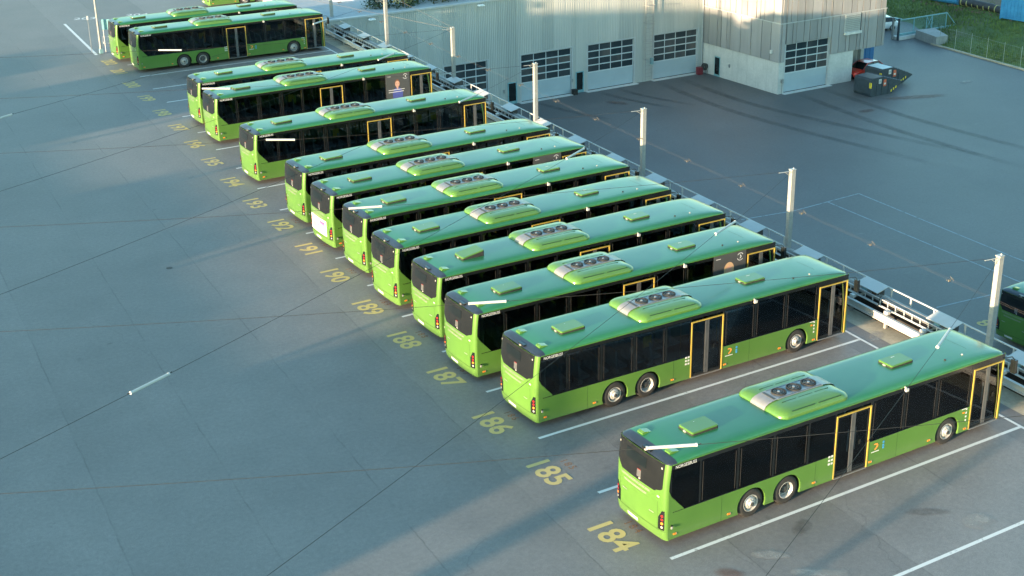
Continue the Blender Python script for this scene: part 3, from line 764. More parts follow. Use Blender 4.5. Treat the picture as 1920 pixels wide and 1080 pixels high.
    b.box(13.6, 14.25, 1.1, W2-.15, .9, 1.1, 'black_rubber')
    b.lathe((13.35, 1.75, 1.2), (-.5, 0, .86), [(.20, 0), (.22, .01), (.20, .025)], 'black_rubber', 14)
    cb = b.build('cabin', root)
    s0 = None
    for x in [1.2, 2.0, 2.8, 3.6, 4.4, 5.1, 8.7, 9.5, 10.3, 11.1, 6.2, 7.0]:
        for (ya, k) in ((.12, 0), (1.48, 1)):
            if k == 0 and x in (6.2, 7.0): continue
            zf = 1.03 if x < 5.6 else .6
            if s0 is None:
                q = MB(); q.box(0, .42, 0, .9, .38, .46, 'seat_cloth'); q.prism([(-.06, .40), (.05, .40), (-.04, 1.08), (-.12, 1.08)], lambda a, c, d: (a, d, c), .43, 'seat_cloth'); q.prism([(-.06, .40), (.05, .40), (-.04, 1.08), (-.12, 1.08)], lambda a, c, d: (a, .47+d, c), .43, 'seat_cloth')
                q.box(.1, .3, .3, .6, 0, .38, 'interior'); q.tube([(-.1, .06, 1.06), (-.1, .06, 1.14), (-.1, .37, 1.14), (-.1, .37, 1.06)], .014, 'yellow_paint'); s0 = q.build('seat', root); so = s0
            else: so = s0.copy(); COL.objects.link(so)
            so.parent = root; so.location = (x, ya, zf)
    q = MB(); q.box(12.75, 13.2, 1.5, 2.0, .9, 1.0, 'black_rubber'); q.box(12.68, 12.8, 1.5, 2.0, .95, 1.75, 'black_rubber'); q.build('driver_seat', root)
    q = MB(); q.box(13.35, 13.6, .75, 1.0, .44, 1.25, 'interior'); q.box(13.33, 13.62, .72, 1.02, 1.25, 1.5, 'orange_print'); q.build('ticket_machine', root)
    q = MB()
    for x, y in ((6.7, .5), (8.4, .5), (6.7, 1.4), (10.0, 1.25), (12.4, .45), (12.9, .5)): q.tube([(x, y, .44), (x, y, 2.75)], .018, 'yellow_paint', 6)
    q.build('grab_pole', root)
    for x in (4.75, 9.95, 10.9):
        q = MB(); q.box(x, x+.36, .16, .19, 1.95, 2.38, 'notice_yellow'); q.build('hanging_notice', root)
    q = MB(); q.box(4.05, 4.2, .021, .026, 1.95, 2.2, 'sign_white'); q.build('paper_notice', root)
    # --- side markings
    me = text_mesh('NORGESBUSS', .150, 'poster_white', .001, space=1.0); o = bpy.data.objects.new('operator_name', me); COL.objects.link(o); o.parent = root
    o.location = (.80, -.009, 2.685); o.rotation_euler = (pi/2, 0, 0); o.scale = (.86, 1, 1)
    for a in (.45, 2.52, 5.98, 8.43, 11.12, 12.86):
        q = MB(); z = .42 if a < 12.5 else .36; q.box(a-.055, a+.055, -.014, .0, z-.025, z+.025, 'orange_lens'); q.box(a+.06, a+.075, -.02, .0, z-.03, z+.03, 'grey_metal'); q.build('side_marker', root)
    q = MB(); R_ = [(.0, .12), (.09, .10), (.13, .02), (.08, -.06), (-.02, -.13), (-.02, -.08), (.05, -.02), (.07, .04), (.03, .07), (-.03, .07), (-.08, .09)]
    q.prism(R_, lambda a, c, d: (8.62+a, -.004-d, .93+c), .002, 'orange_print'); q.box(8.45, 8.80, -.007, -.003, .735, .765, 'poster_white'); q.build('operator_logo', root)
    q = MB()
    for k, z in enumerate((1.0, .89, .80)):
        q.prism([(.045*cos(2*pi*j/12), .045*sin(2*pi*j/12)) for j in range(12)] if k == 0 else [(-.04, -.035), (.04, -.035), (.04, .035), (-.04, .035)], lambda a, c, d, z=z: (8.98+a, -.004-d, z+c), .002, 'blue_print')
    q.build('access_symbol', root)
    q = MB()
    for k in range(3):
        for j in range(2): q.box(6.55+.12*j, 6.63+.12*j, -.006, -.003, .86+.13*k, .93+.13*k, 'poster_white')
    for k in range(4): q.box(12.82, 12.88, -.006, -.003, .66+.14*k, .73+.14*k, 'poster_white')
    q.box(12.62, 12.85, -.006, -.003, 1.13, 1.16, 'poster_white'); q.box(12.68, 12.76, -.012, -.003, .98, 1.03, 'orange_lens'); q.build('pictogram', root)
    q = MB(); q.tube([(9.72, -.0, 2.80), (9.72, -.10, 2.77)], .03, 'clear_lens', 8); q.box(9.66, 9.78, -.14, -.06, 2.68, 2.78, 'white_paint'); q.build('side_camera', root)
    q = MB()
    for a in (2.22, 6.02, 9.6): q.box(a, a+.008, -.003, .0, SK0+.02, SILL-.03, 'seam_dark')
    q.build('panel_joint', root)
    return root

def poster(bus, hair, shirt, face_z, mate):
    b = MB(); y = -.010
    x0, x1, z0, z1 = 11.25, 12.93, 1.20, 2.77
    b.box(x0, x1, y, -.003, z0, z1, 'poster_grey')
    def disc(cx, cz, rx, rz, mt, yo, n=20, a0=0, a1=2*pi): b.prism([(cx+rx*cos(a0+(a1-a0)*k/n), cz+rz*sin(a0+(a1-a0)*k/n)) for k in range(n)], lambda a, c, d: (a, y-yo-d, c), .001, mt)
    cx = 12.05
    if mate == 'b':
        b.prism([(11.72, face_z-1.0), (12.40, face_z-1.0), (12.42, face_z-.55), (12.28, face_z-.33), (12.14, face_z-.25), (11.96, face_z-.25), (11.82, face_z-.33), (11.70, face_z-.6)], lambda a, c, d: (a, y-.002-d, c), .001, shirt)
    else:
        b.prism([(11.70, face_z-.75), (12.45, face_z-.75), (12.35, face_z-.4), (11.78, face_z-.4)], lambda a, c, d: (a, y-.002-d, c), .001, shirt)
        disc(cx, face_z, .26, .33, hair, .0025)
    b.box(cx-.06, cx+.06, y-.004, y-.003, face_z-.34, face_z-.1, 'skin')
    disc(cx, face_z+.03, .175, .24, hair, .005)
    disc(cx, face_z-.03, .155, .205, 'skin', .0065)
    for s_ in (-.06, .06): disc(cx+s_, face_z+.0, .02, .012, hair, .008, 8)
    b.box(cx-.05, cx+.05, y-.0095, y-.008, face_z-.13, face_z-.115, 'pink_print')
    # arrow mark in a broken ring
    for a0, a1 in ((.5, 2.6), (3.5, 5.6)):
        pts = [(12.62+.17*cos(a0+(a1-a0)*k/10), 2.52+.17*sin(a0+(a1-a0)*k/10)) for k in range(11)]+[(12.62+.145*cos(a1+(a0-a1)*k/10), 2.52+.145*sin(a1+(a0-a1)*k/10)) for k in range(11)]
        b.prism(pts, lambda a, c, d: (a, y-.003-d, c), .001, 'poster_white')
    b.prism([(12.59, 2.60), (12.63, 2.60), (12.69, 2.52), (12.63, 2.44), (12.59, 2.44), (12.64, 2.52)], lambda a, c, d: (a, y-.003-d, c), .001, 'poster_white')
    b.box(11.36, 11.60, y-.004, y-.003, 2.60, 2.625, 'poster_white')
    if mate == 'b':
        for z, a, c in ((1.72, 11.42, 12.55), (1.58, 11.42, 12.48)): b.box(a, c, y-.0045, y-.0035, z, z+.035, 'poster_white')
    b.build('advert_panel', bus)
def rear_advert(bus):
    b = MB(); patch(b, rear_x, -1, .55, 2.28, [.66, .9, 1.2, 1.42], .014, 'poster_white', 10); patch(b, rear_x, -1, .72, 1.25, [1.12, 1.3], .017, 'purple_print', 5)
    patch(b, rear_x, -1, .76, 1.2, [1.16, 1.22], .019, 'pink_print', 5); patch(b, rear_x, -1, 1.75, 2.05, [.85, 1.1], .017, 'skin', 5); patch(b, rear_x, -1, 2.1, 2.25, [1.0, 1.25], .017, 'pink_print', 3)
    patch(b, rear_x, -1, 1.35, 1.6, [.95, 1.12], .017, 'pink_print', 4); b.build('rear_advert', bus)

BUS = {184: (.08, .42, .03), 186: (.85, 8.86, -.5), 187: (.90, 13.23, -.6), 188: (1.51, 17.18, -.39), 189: (1.59, 21.05, .33), 190: (2.10, 25.24, -.33), 191: (2.21, 29.04, .35), 192: (2.54, 33.11, .08), 194: (3.07, 40.96, .02), 196: (4.00, 49.71, -.70), 197: (4.51, 54.21, -1.5), 201: (5.73, 71.07, -2.1), 202: (5.50, 75.53, -1.88)}
note = {184: 'nearest green bus, alone right of the empty bay, its rear beside the painted number 184',
        186: 'green bus with its whole right side in view, rear beside the painted number 186',
        187: 'green bus with a grey advert of a fair haired woman, rear beside number 187',
        188: 'green bus tucked between two others, rear beside the painted number 188',
        189: 'green bus parked with its rear beside the painted number 189',
        190: 'green bus under a hanging tube lamp, rear beside the painted number 190',
        191: 'green bus with a white advert on its rear, beside the painted number 191',
        192: 'green bus left of the empty bay 193, rear beside the painted number 192',
        194: 'green bus standing between two empty bays, rear beside the painted number 194',
        196: 'green bus with a grey advert of a man in a blue shirt, beside number 196',
        197: 'green bus half hidden behind the advert bus, rear beside the painted number 197',
        201: 'green bus at the far end with three wheels in view, beside number 201',
        202: 'farthest green bus of the row, mostly hidden, beside the painted number 202'}
proto = make_bus(); first = True
for n_, (x, y, a) in BUS.items():
    o = proto if first else copy_tree(proto); first = False
    o.location = (x, y, 0); o.rotation_euler = (0, 0, radians(a))
    tag(o, note[n_], 'bus', 'green buses parked side by side in the row')
BO = [o for o in COL.objects if o.get('category') == 'bus']
def bus_at(n_): return next(o for o in BO if abs(o.location.y-BUS[n_][1]) < .01)
o = copy_tree(proto); o.location = (18.6, 92.5, 0); o.rotation_euler = (0, 0, radians(-3)); tag(o, 'green bus parked apart at the top edge behind the end of the row', 'bus', 'green buses standing apart'); o['group'] = 'green buses standing apart'
o = copy_tree(proto); o.location = (35.35, 14.9, ZL); o.rotation_euler = (0, 0, 0); tag(o, 'green bus in the shaded lower yard beyond the nearest steel post', 'bus'); o['group'] = 'green buses standing apart'
poster(bus_at(187), 'hair_fair', 'purple_print', 2.06, 'a'); poster(bus_at(196), 'hair_brown', 'shirt_blue', 2.12, 'b'); poster(bus_at(191), 'hair_fair', 'shirt_blue', 1.95, 'a')
rear_advert(bus_at(191))
hh = [c_ for c_ in bus_at(188).children if c_.name.startswith('roof_hatch')][0]
hm = hh.data.copy(); hh.data = hm
for v in hm.vertices:
    if v.co.z > 3.0: v.co.z += .14*(v.co.x-1.66)/1.02

# ------------------------------------------------------------------ barrier with service ducts along the edge
def bx_(u, y): return u+SK*y
tv = Vector((SK, 1, 0)).normalized(); nv = Vector((tv.y, -tv.x, 0))
bar = empty('edge_barrier', (bx_(17.4, 30), 30, 0), label='long white steel barrier with ducts and lids along the yard edge', cat='barrier')
bpy.context.view_layer.update(); binv = bar.matrix_world.inverted()
def bar_part(b, name, **kw):
    b.v = [tuple(binv @ Vector(v)) for v in b.v]; o = b.build(name, bar); return o
def run(b, u0, u1, y0, y1, z0, z1, mat):
    vs = [(u+SK*y, y, z) for z in (z0, z1) for y in (y0, y1) for u in (u0, u1)]
    b.add(vs, [(0, 2, 3, 1), (4, 5, 7, 6), (0, 1, 5, 4), (2, 6, 7, 3), (0, 4, 6, 2), (1, 3, 7, 5)], mat)
P0 = 8.24-4.18*8
yy_ = P0
idx = 0
brnd = random.Random(21)
while yy_ < 76:
    y0, y1 = yy_, yy_+4.18
    b = MB(); run(b, 16.67, 16.73, y0+.01, y1-.01, .32, .62, 'white_paint'); run(b, 16.60, 16.67, y0+.01, y1-.01, .58, .62, 'white_paint'); run(b, 16.60, 16.67, y0+.01, y1-.01, .32, .36, 'white_paint'); bar_part(b, 'guard_beam')
    for k in (.25, 2.35):
        b = MB(); run(b, 16.75, 16.87, y0+k, y0+k+.12, .012, .72, 'galvanised'); run(b, 16.87, 17.6, y0+k+.03, y0+k+.09, .60, .66, 'galvanised'); run(b, 16.74, 16.9, y0+k-.05, y0+k+.17, .63, .75, 'white_paint'); bar_part(b, 'beam_post')
    b = MB(); run(b, 16.98, 17.01, y0, y1, .70, .73, 'frame_white'); run(b, 17.19, 17.23, y0, y1, .88, .92, 'frame_white'); run(b, 17.19, 17.23, y0, y1, .60, .64, 'frame_white')
    bar_part(b, 'mid_rail')
    for k in range(9):
        b = MB(); run(b, 17.195, 17.225, y0+.2+k*.46, y0+.24+k*.46, .64, .88, 'frame_white'); bar_part(b, 'rail_bar')
    for u, z, r_ in ((17.33, .84, .035), (17.43, .86, .03), (17.53, .87, .04), (17.62, .86, .022), (17.4, .5, .05)):
        b = MB(); b.tube([(u+SK*y0, y0, z), (u+SK*(y0+1.4), y0+1.4, z-.01-brnd.random()*.02), (u+SK*(y0+2.9), y0+2.9, z+brnd.random()*.02), (u+SK*y1, y1, z)], r_, 'duct', 8); bar_part(b, 'service_pipe')
    b = MB(); run(b, 17.28, 17.85, y0, y1, .76, .79, 'duct'); run(b, 17.0, 18.1, y0, y1, .015, .06, 'underbody'); run(b, 17.5, 17.53, y0, y1, .06, .6, 'underbody'); bar_part(b, 'cable_duct')
    c0, c1 = y0+1.40+brnd.uniform(-.04, .04), y0+2.78+brnd.uniform(-.06, .06)
    b = MB(); tl = brnd.uniform(-.015, .015)
    vs = [(u+SK*y, y, z+(tl if y == c0 else -tl)) for y in (c0, c1) for (u, z) in ((17.29, 1.00), (17.90, 1.15), (17.90, 1.18), (17.28, 1.03))]
    b.add(vs, [(0, 1, 2, 3), (7, 6, 5, 4), (0, 4, 5, 1), (1, 5, 6, 2), (2, 6, 7, 3), (3, 7, 4, 0)], 'white_paint')
    bar_part(b, 'cabinet_lid')
    b = MB(); run(b, 17.45, 17.82, c0+.12, c1-.25, .79, 1.02, 'hub_dark'); run(b, 17.34, 17.45, c0+.7, c0+1.0, .79, .96, 'teal_metal'); run(b, 17.40, 17.45, c0+.2, c0+.45, .79, .98, 'rust_dark'); bar_part(b, 'cabinet')
    b = MB(); yc = c0-.2-brnd.random()*.3; b.tube([(17.4+SK*yc, yc+.2, .95), (17.15+SK*yc, yc+.05, 1.0), (16.98+SK*yc, yc-.05, .75), (16.96+SK*yc, yc+.1, .45), (17.1+SK*yc, yc+.3, .40)], .016, 'cable', 6); bar_part(b, 'hanging_cable')
    b = MB(); run(b, 17.94, 17.99, y0, y1, 1.10, 1.15, 'white_paint'); bar_part(b, 'top_rail')
    for k in (.1, 1.25, 2.95):
        b = MB(); run(b, 17.94, 17.99, y0+k, y0+k+.06, .06, 1.10, 'white_paint'); bar_part(b, 'rail_post')
    yy_ += 4.18; idx += 1

# ------------------------------------------------------------------ poles, wires, hanging tubes
polepos = [(18.11-.92, -8.2)]+[(18.11, 3.94), (19.03, 16.24), (19.81, 28.45), (20.71, 40.49), (21.77, 52.56), (22.71, 64.56), (23.6, 76.6)]
plab = ['steel post below the right edge', 'nearest steel post, right of the nearest bus front, with a short arm', 'steel post behind the bus with the fair haired advert', 'steel post standing third from the right in front of the open yard', 'steel post left of the first full garage door', 'steel post in front of the half hidden leftmost garage door', 'steel post against the plain hall wall, left of the garages', 'steel post by the front of the far buses at the top edge']
def make_pole(h, arm=True):
    r_ = empty('steel_post')
    b = MB(); b.box(-.11, .11, -.10, -.075, 0, h, 'galvanised'); b.box(-.11, .11, .075, .10, 0, h, 'galvanised'); b.box(-.02, .02, -.075, .075, 0, h, 'galvanised'); b.box(-.11, -.095, -.075, .075, 0, h, 'galvanised'); b.build('shaft', r_)
    b = MB(); b.box(-.2, .2, -.2, .2, 0, .03, 'galvanised'); b.build('base_plate', r_)
    b = MB(); b.box(-.13, .13, -.12, .12, h, h+.03, 'galvanised'); b.lathe((.06, 0, h+.03), (0, 0, 1), [(.03, 0), (.03, .05), (.001, .06)], 'galvanised', 8); b.build('cap', r_)
    b = MB(); b.tube([(-.1, 0, h-.06), (-.75, .05, h-.04)], .018, 'galvanised', 6); b.tube([(-.1, 0, h-.3), (-.42, .03, h-.05)], .012, 'galvanised', 6); b.build('bracket_arm', r_)
    return r_
pole0 = make_pole(4.42); f_ = True
for (x, y), lb in zip(polepos, plab):
    o = pole0 if f_ else copy_tree(pole0); f_ = False
    o.location = (x, y, .05); tag(o, lb, 'post', 'steel posts along the yard edge')
o = copy_tree(pole0); o.location = (26.2, 88.5, 0); tag(o, 'thin steel post right of the far buses at the top edge', 'post', 'steel posts along the yard edge')
LP = [(-31+SK*y-1, y) for y in (-10.4, 1.7, 13.8, 26.0, 38.1, 50.2, 62.3, 74.4)]
for x, y in LP:
    o = copy_tree(pole0); o.location = (x, y, 0); o.rotation_euler = (0, 0, pi); tag(o, 'steel post far left of the yard, outside the picture', 'post', 'steel posts across the yard')
ZW = 4.4
A = [((-1.36, -.67), (-.15, -1.24)), ((-.41, 10.97), (.70, 10.47)), ((.43, 22.63), (1.63, 22.15)), ((1.47, 34.43), (2.56, 33.68)), ((2.39, 46.34), (3.61, 45.48)), ((3.51, 57.72), (4.63, 56.92))]
Bt = [((10.28, -.32), (11.61, .40)), ((11.11, 11.78), (12.59, 12.44)), ((11.84, 23.53), (13.34, 24.39)), ((12.81, 35.45), (14.3, 36.25)), ((13.7, 47.14), (15.16, 48.1)), ((14.87, 59.64), (16.2, 60.5))]
C_ = {2: ((-12.39, 10.58), (-11.05, 11.21)), 5: ((-8.9, 46.2), (-8.0, 46.75))}
A_at = ['over the rear of the nearest bus', 'over the rear of the fair haired advert bus', 'over the bus right of the white rear advert', 'over windows of the bus between empty bays', 'over the rear of the blue shirt advert bus', 'over the side of the far three wheeled bus']
B_at = ['over the front roof of the nearest bus', 'over the front of the fair haired advert bus', 'over the front of the white rear advert bus', 'over the front of the bus between empty bays', 'over the front of the half hidden bus', 'by the front door of the far bus']
def tube_lamp(a, c, lab, mat='tube_white'):
    a = Vector((*a, ZW)); c = Vector((*c, ZW)); r_ = empty('tube_lamp', a, label='white tube lamp hung '+lab, cat='lamp', group='tube lamps hung on wires over the yard')
    d = c-a
    b = MB(); b.tube([(0, 0, 0), d*.5, d], .048, 'tube_white', 10); b.build('tube', r_)
    u_ = d.normalized()
    for t in (0, 1):
        b = MB(); p = d*t; s_ = -1 if t == 0 else 1
        b.tube([p, p+u_*.05*s_], .055, 'frame_white', 10); b.tube([p+u_*.05*s_, p+u_*.16*s_+Vector((0, 0, .03))], .012, 'cable', 5); b.build('end_cap', r_)
def wire(pts, r=.0075, mat='cable', sag=0.25, lab=None, **kw):
    b = MB(); out = []
    for i in range(len(pts)-1):
        p, q = Vector(pts[i]), Vector(pts[i+1]); L_ = (q-p).length; n = max(1, int(L_/3))
        for k in range(n):
            t = k/n; v = p.lerp(q, t); v.z -= sag*(L_/20)**2*4*t*(1-t)*.35; out.append(v)
    out.append(Vector(pts[-1])); b.tube(out, r, mat, 5)
    return tag(b.build('overhead_wire'), lab, 'wire', 'overhead wires strung across the yard')
for i, (a, c) in enumerate(A):
    tube_lamp(a, c, A_at[i]); yl = 13.8+12.05*i
    L_ = (-31+SK*yl-1, yl, ZW); R_ = (18.11-.92+SK*12.1*i, -8.2+12.1*i, ZW)
    if i > 0: R_ = (*polepos[i], ZW)
    wire([L_, (*a, ZW), (*c, ZW), R_], lab='dark wire with the lamp '+A_at[i])
for i, (a, c) in enumerate(Bt):
    tube_lamp(a, c, B_at[i]); yl = -10.4+12.1*(i-0)-12.1
    L_ = (-32+SK*yl, yl, ZW); R_ = (*polepos[i+1], ZW)
    mid_ = [(*C_[i][0], ZW), (*C_[i][1], ZW)] if i in C_ else []
    wire([L_]+mid_+[(*a, ZW), (*c, ZW), R_], lab='wire to a post with the lamp '+B_at[i])
tube_lamp(*C_[2], 'over the empty asphalt at the left'); tube_lamp(*C_[5], 'at the left edge of the picture')
b = MB(); cl = []
pts = [(14.72+SK*y, y, 4.35) for y in [-12+4.15*k for k in range(23)]]
for dx in (0, .12):
    wire([(p[0]+dx, p[1], p[2]) for p in pts], .0018, 'pale_wire', 0, '%s strand of the pale twin wire carrying small clips above the bus fronts' % ('near' if dx == 0 else 'far'))
for k in range(3, 22):
    x, y, z = 14.72+SK*(3.51+4.18*(k-3))*1.0, 3.51+4.18*(k-3), 4.35
    b = MB(); b.tube([(x-.14, y, z+.03), (x+.22, y, z)], .016, 'pale_wire', 5); b.box(x-.03, x+.06, y-.02, y+.02, z-.06, z+.01, 'pale_wire'); b.tube([(x+.16, y-.08, z-.04), (x+.16, y+.10, z+.07)], .012, 'pale_wire', 5)
    tag(b.build('wire_clip'), 'small pale clip on the twin wire over the bus fronts', 'clip', 'clips on the twin wire')
wire([(24.9, 76.6, 4.6), (21.9, 52.6, 4.45)], .008, 'pale_wire', 0, 'pale wire from the hall wall post to the far buses'); wire([(21.77, 52.56, 4.4), (14.0, 76.5, 5.2), (6, 95, 6.2)], .009, 'pale_wire', 0, 'pale wire crossing the far bus roofs to the top edge')

# ------------------------------------------------------------------ hall with garage doors (lower yard)
HY = 75.1; HT = 1.28
hall = empty('workshop_hall', (50, HY, ZL), label='long pale grey hall with glazed garage doors and ribbed cladding', cat='building')
bpy.context.view_layer.update()
def hpart(b, name, par=None, root=None):
    root = root or hall
    inv = (root.matrix_world).inverted(); b.v = [tuple(inv @ Vector(v)) for v in b.v]; return b.build(name, par or root)
gar = [(33.0, 37.3), (40.75, 46.1), (47.9, 53.05), (55.35, 60.5)]; GT = -3.93
pdr = [(39.33, 40.3), (46.55, 47.45)]; PT = -6.22
b = MB(); b.box(22.5, 61.2, HY+.40, HY+14, ZL, HT-.12, 'concrete_pale'); hpart(b, 'core')
xs = [22.5]; rnd = random.Random(3)
brk = sorted([v for g_ in gar for v in g_]+[v for g_ in pdr for v in g_]+[61.12])
for bk in brk:
    while bk-xs[-1] > 1.5: xs.append(min(xs[-1]+1.15, bk-.0) if bk-xs[-1]-1.15 > .4 else (xs[-1]+bk)/2)
    if bk-xs[-1] > .01: xs.append(bk)
for a, c in zip(xs[:-1], xs[1:]):
    mx_ = (a+c)/2; zb = ZL
    for g_ in gar:
        if g_[0] < mx_ < g_[1]: zb = GT
    for g_ in pdr:
        if g_[0] < mx_ < g_[1]: zb = PT
    b = MB(); dp = rnd.uniform(0, .012); b.box(a+.006, c-.006, HY-dp, HY+.098, zb, HT-.14, 'cladding'); hpart(b, 'wall_panel')
b = MB(); b.box(22.3, 61.2, HY-.10, HY+.35, HT-.14, HT, 'frame_white'); b.box(22.4, 61.2, HY+.36, HY+14, HT-.12, HT-.06, 'soffit'); hpart(b, 'roof_edge')
def garage(root, x0, x1, zb, zt, y, hp, ncol=4, nrow=4, base=None):
    d = MB(); yf = y+.10; fr = .10
    H_ = zt-zb; zp = zb+H_*.40
    d.box(x0+.02, x1-.02, yf, yf+.04, zb+.08, zp, 'door_panel')
    for k in range(1, 3): d.box(x0+.02, x1-.02, yf-.006, yf, zb+(zp-zb)*k/3-.01, zb+(zp-zb)*k/3+.008, 'frame_white')
    rows = [zp+(zt-zp)*k/nrow for k in range(nrow+1)]
    for z in rows[1:-1]: d.box(x0+.02, x1-.02, yf-.02, yf+.04, z-.045, z+.045, 'door_white')
    d.box(x0+.02, x1-.02, yf-.02, yf+.04, zt-.06, zt, 'frame_white'); d.box(x0+.02, x1-.02, yf-.02, yf+.04, zp-.05, zp+.05, 'door_white')
    for k in range(ncol+1):
        x = x0+.05+(x1-x0-.1)*k/ncol; d.box(x-.03, x+.03, yf-.015, yf+.04, zp, zt, 'door_white')
    d.box(x0, x1, yf-.02, yf+.02, zb+.0, zb+.08, 'black_rubber')
    dr = hp(d, 'garage_door')
    for r_ in range(nrow):
        for k in range(ncol):
            q = MB(); xa = x0+.05+(x1-x0-.1)*k/ncol+.03; xb = xa+(x1-x0-.1)/ncol-.06
            q.box(xa, xb, yf+.01, yf+.02, rows[r_]+.045, rows[r_+1]-.045, 'dark_pane'); hp(q, 'pane', dr)
    j = MB(); j.box(x0-.16, x0, y-.03, y+.15, zb, zt+.1, 'frame_white'); j.box(x1, x1+.16, y-.03, y+.15, zb, zt+.1, 'frame_white'); j.box(x0, x1, y-.03, y+.15, zt, zt+.1, 'frame_white')
    j.box(x0-.3, x1+.3, y-.5, y+.1, zb-.02, zb+.03, 'concrete_pale'); hp(j, 'door_surround')
def mk_pane():
    k = NT('dark_pane'); p = k.pos(); oi = k.n('ShaderNodeObjectInfo')
    f = k.noise(.7, 4, .6, k.map(p, (1, 1, .5)))
    v = k.math('ADD', k.math('MULTIPLY', f, .6), k.math('MULTIPLY', oi.outputs['Random'], .4))
    k.base(k.ramp(v, (.28, (.012, .024, .032)), (.55, (.040, .050, .058)), (.75, (.10, .09, .085)))); k.rough(.08); MATS['dark_pane'] = k.m
mk_pane()
for g_ in gar: garage(hall, g_[0], g_[1], ZL, GT, HY, hpart)
for (x0, x1) in pdr:
    d = MB(); d.box(x0, x0+.10, HY-.03, HY+.09, ZL, PT, 'teal_metal'); d.box(x1-.10, x1, HY-.03, HY+.09, ZL, PT, 'teal_metal'); d.box(x0+.1, x1-.1, HY-.03, HY+.09, PT-.1, PT, 'teal_metal'); d.box(x0+.1, x1-.1, HY+.03, HY+.08, ZL, ZL+.25, 'teal_metal')
    dr = hpart(d, 'entrance_door'); q = MB(); q.box(x0+.1, x1-.1, HY+.04, HY+.06, ZL+.25, PT-.1, 'dark_glass'); hpart(q, 'door_pane', dr)
    q = MB(); q.box(x0-.42, x0-.28, HY-.08, HY-.012, ZL+1.1, ZL+1.4, 'grey_metal'); hpart(q, 'card_reader', dr)
# caged ladder
d = MB()
for x in (54.1, 54.2, 54.95, 55.05): d.tube([(x, HY-.28, ZL+.2 if x in (54.2, 54.95) else ZL+2.3), (x, HY-.28, HT-.3)], .028, 'galvanised', 5)
z = ZL+.5
while z < HT-.4: d.tube([(54.2, HY-.28, z), (54.95, HY-.28, z)], .016, 'galvanised', 5); z += .35
for z in (-6.0, -4.3, -2.6, -1.0, .4):
    d.tube([(54.1+.475+.475*cos(a), HY-.28-.55*sin(a), z) for a in [pi*k/8 for k in range(9)]], .022, 'galvanised', 5); d.tube([(54.1, HY-.28, z), (54.1, HY+.02, z)], .022, 'galvanised', 5)
hpart(d, 'ladder')
d = MB(); d.box(54.9, 55.12, HY-.3, HY-.02, -6.6, -6.0, 'teal_metal'); hpart(d, 'switch_box')
for x in (26.3, 36.6):
    d = MB(); d.tube([(x, HY, .95), (x, HY-.25, 1.0)], .03, 'grey_metal'); d.prism([(-.22, 0), (.22, 0), (.28, -.10), (-.28, -.10)], lambda a, c, dd, x=x: (x+a, HY-.25-dd, 1.05+c), .4, 'vent_lamp'); hpart(d, 'wall_lamp')
d = MB(); d.tube([(61.0, HY-.1, ZL), (61.0, HY-.1, HT-.2)], .06, 'frame_white', 8); hpart(d, 'downpipe')
# bins by the walls
d = MB(); d.box(46.0, 46.45, HY-.55, HY-.15, ZL, ZL+.42, 'black_rubber'); d.box(45.97, 46.48, HY-.58, HY-.12, ZL+.42, ZL+.47, 'black_rubber'); tag(d.build('waste_bin'), 'small black bin between the two garage doors by the entrance', 'bin')
r_ = empty('hose_reel', (60.6, 74.4, ZL), label='dark red cabinet with a grey hose reel in the hall corner', cat='hose reel')
d = MB(); d.box(-.5, .0, -.2, .25, 0, .65, 'red_box'); d.box(-.52, .02, -.22, .27, .65, .70, 'red_box'); d.build('cabinet', r_)
d = MB(); d.lathe((.25, -.1, .7), (0, 1, 0), [(.12, -.12), (.34, -.12), (.34, -.08), (.28, -.07), (.28, .07), (.34, .08), (.34, .12), (.12, .12)], 'hub_dark', 16); d.build('reel', r_)
d = MB(); d.tube([(.0, -.1, 0), (.25, -.1, .7), (.5, -.1, 0)], .03, 'grey_metal'); d.tube([(.25, -.35, .8), (.35, -.45, .2), (.2, -.5, .02), (.5, -.6, .02)], .03, 'pale_wire', 6); d.build('stand', r_)

# ------------------------------------------------------------------ wing with grey boards
WX, WY, WT = 61.2, 64.25, 3.0
wing = empty('office_wing', (66, WY, ZL), label='corner wing with grey vertical boards over a pale concrete base', cat='building')
bpy.context.view_layer.update()
def wpart(b, name, par=None): return hpart(b, name, par, wing)
b = MB()
BZ = -5.32
b.box(WX+.12, 61.84, WY+.12, 89, BZ+.02, WT-.1, 'underbody'); b.box(61.84, 67.25, WY+.45, 89, ZL, WT-.1, 'underbody'); b.box(61.84, 67.25, WY+.12, WY+.45, -3.72, WT-.1, 'underbody'); b.box(67.25, 74.0, WY+.12, 89, BZ+.02, WT-.1, 'underbody')
b.box(WX, 61.84, WY, HY+.3, ZL, BZ, 'concrete_pale'); b.box(67.25, 70.2, WY, WY+3, ZL, BZ, 'concrete_pale'); b.box(67.25, 68.3, WY+.02, WY+3, BZ, -3.75, 'concrete_pale')
b.box(70.2, 73.2, WY+2.4, 86, ZL, BZ, 'concrete_pale'); b.box(73.2, 73.6, WY+2.0, WY+2.8, ZL, BZ, 'frame_white')
wpart(b, 'base_wall')
rnd = random.Random(11)
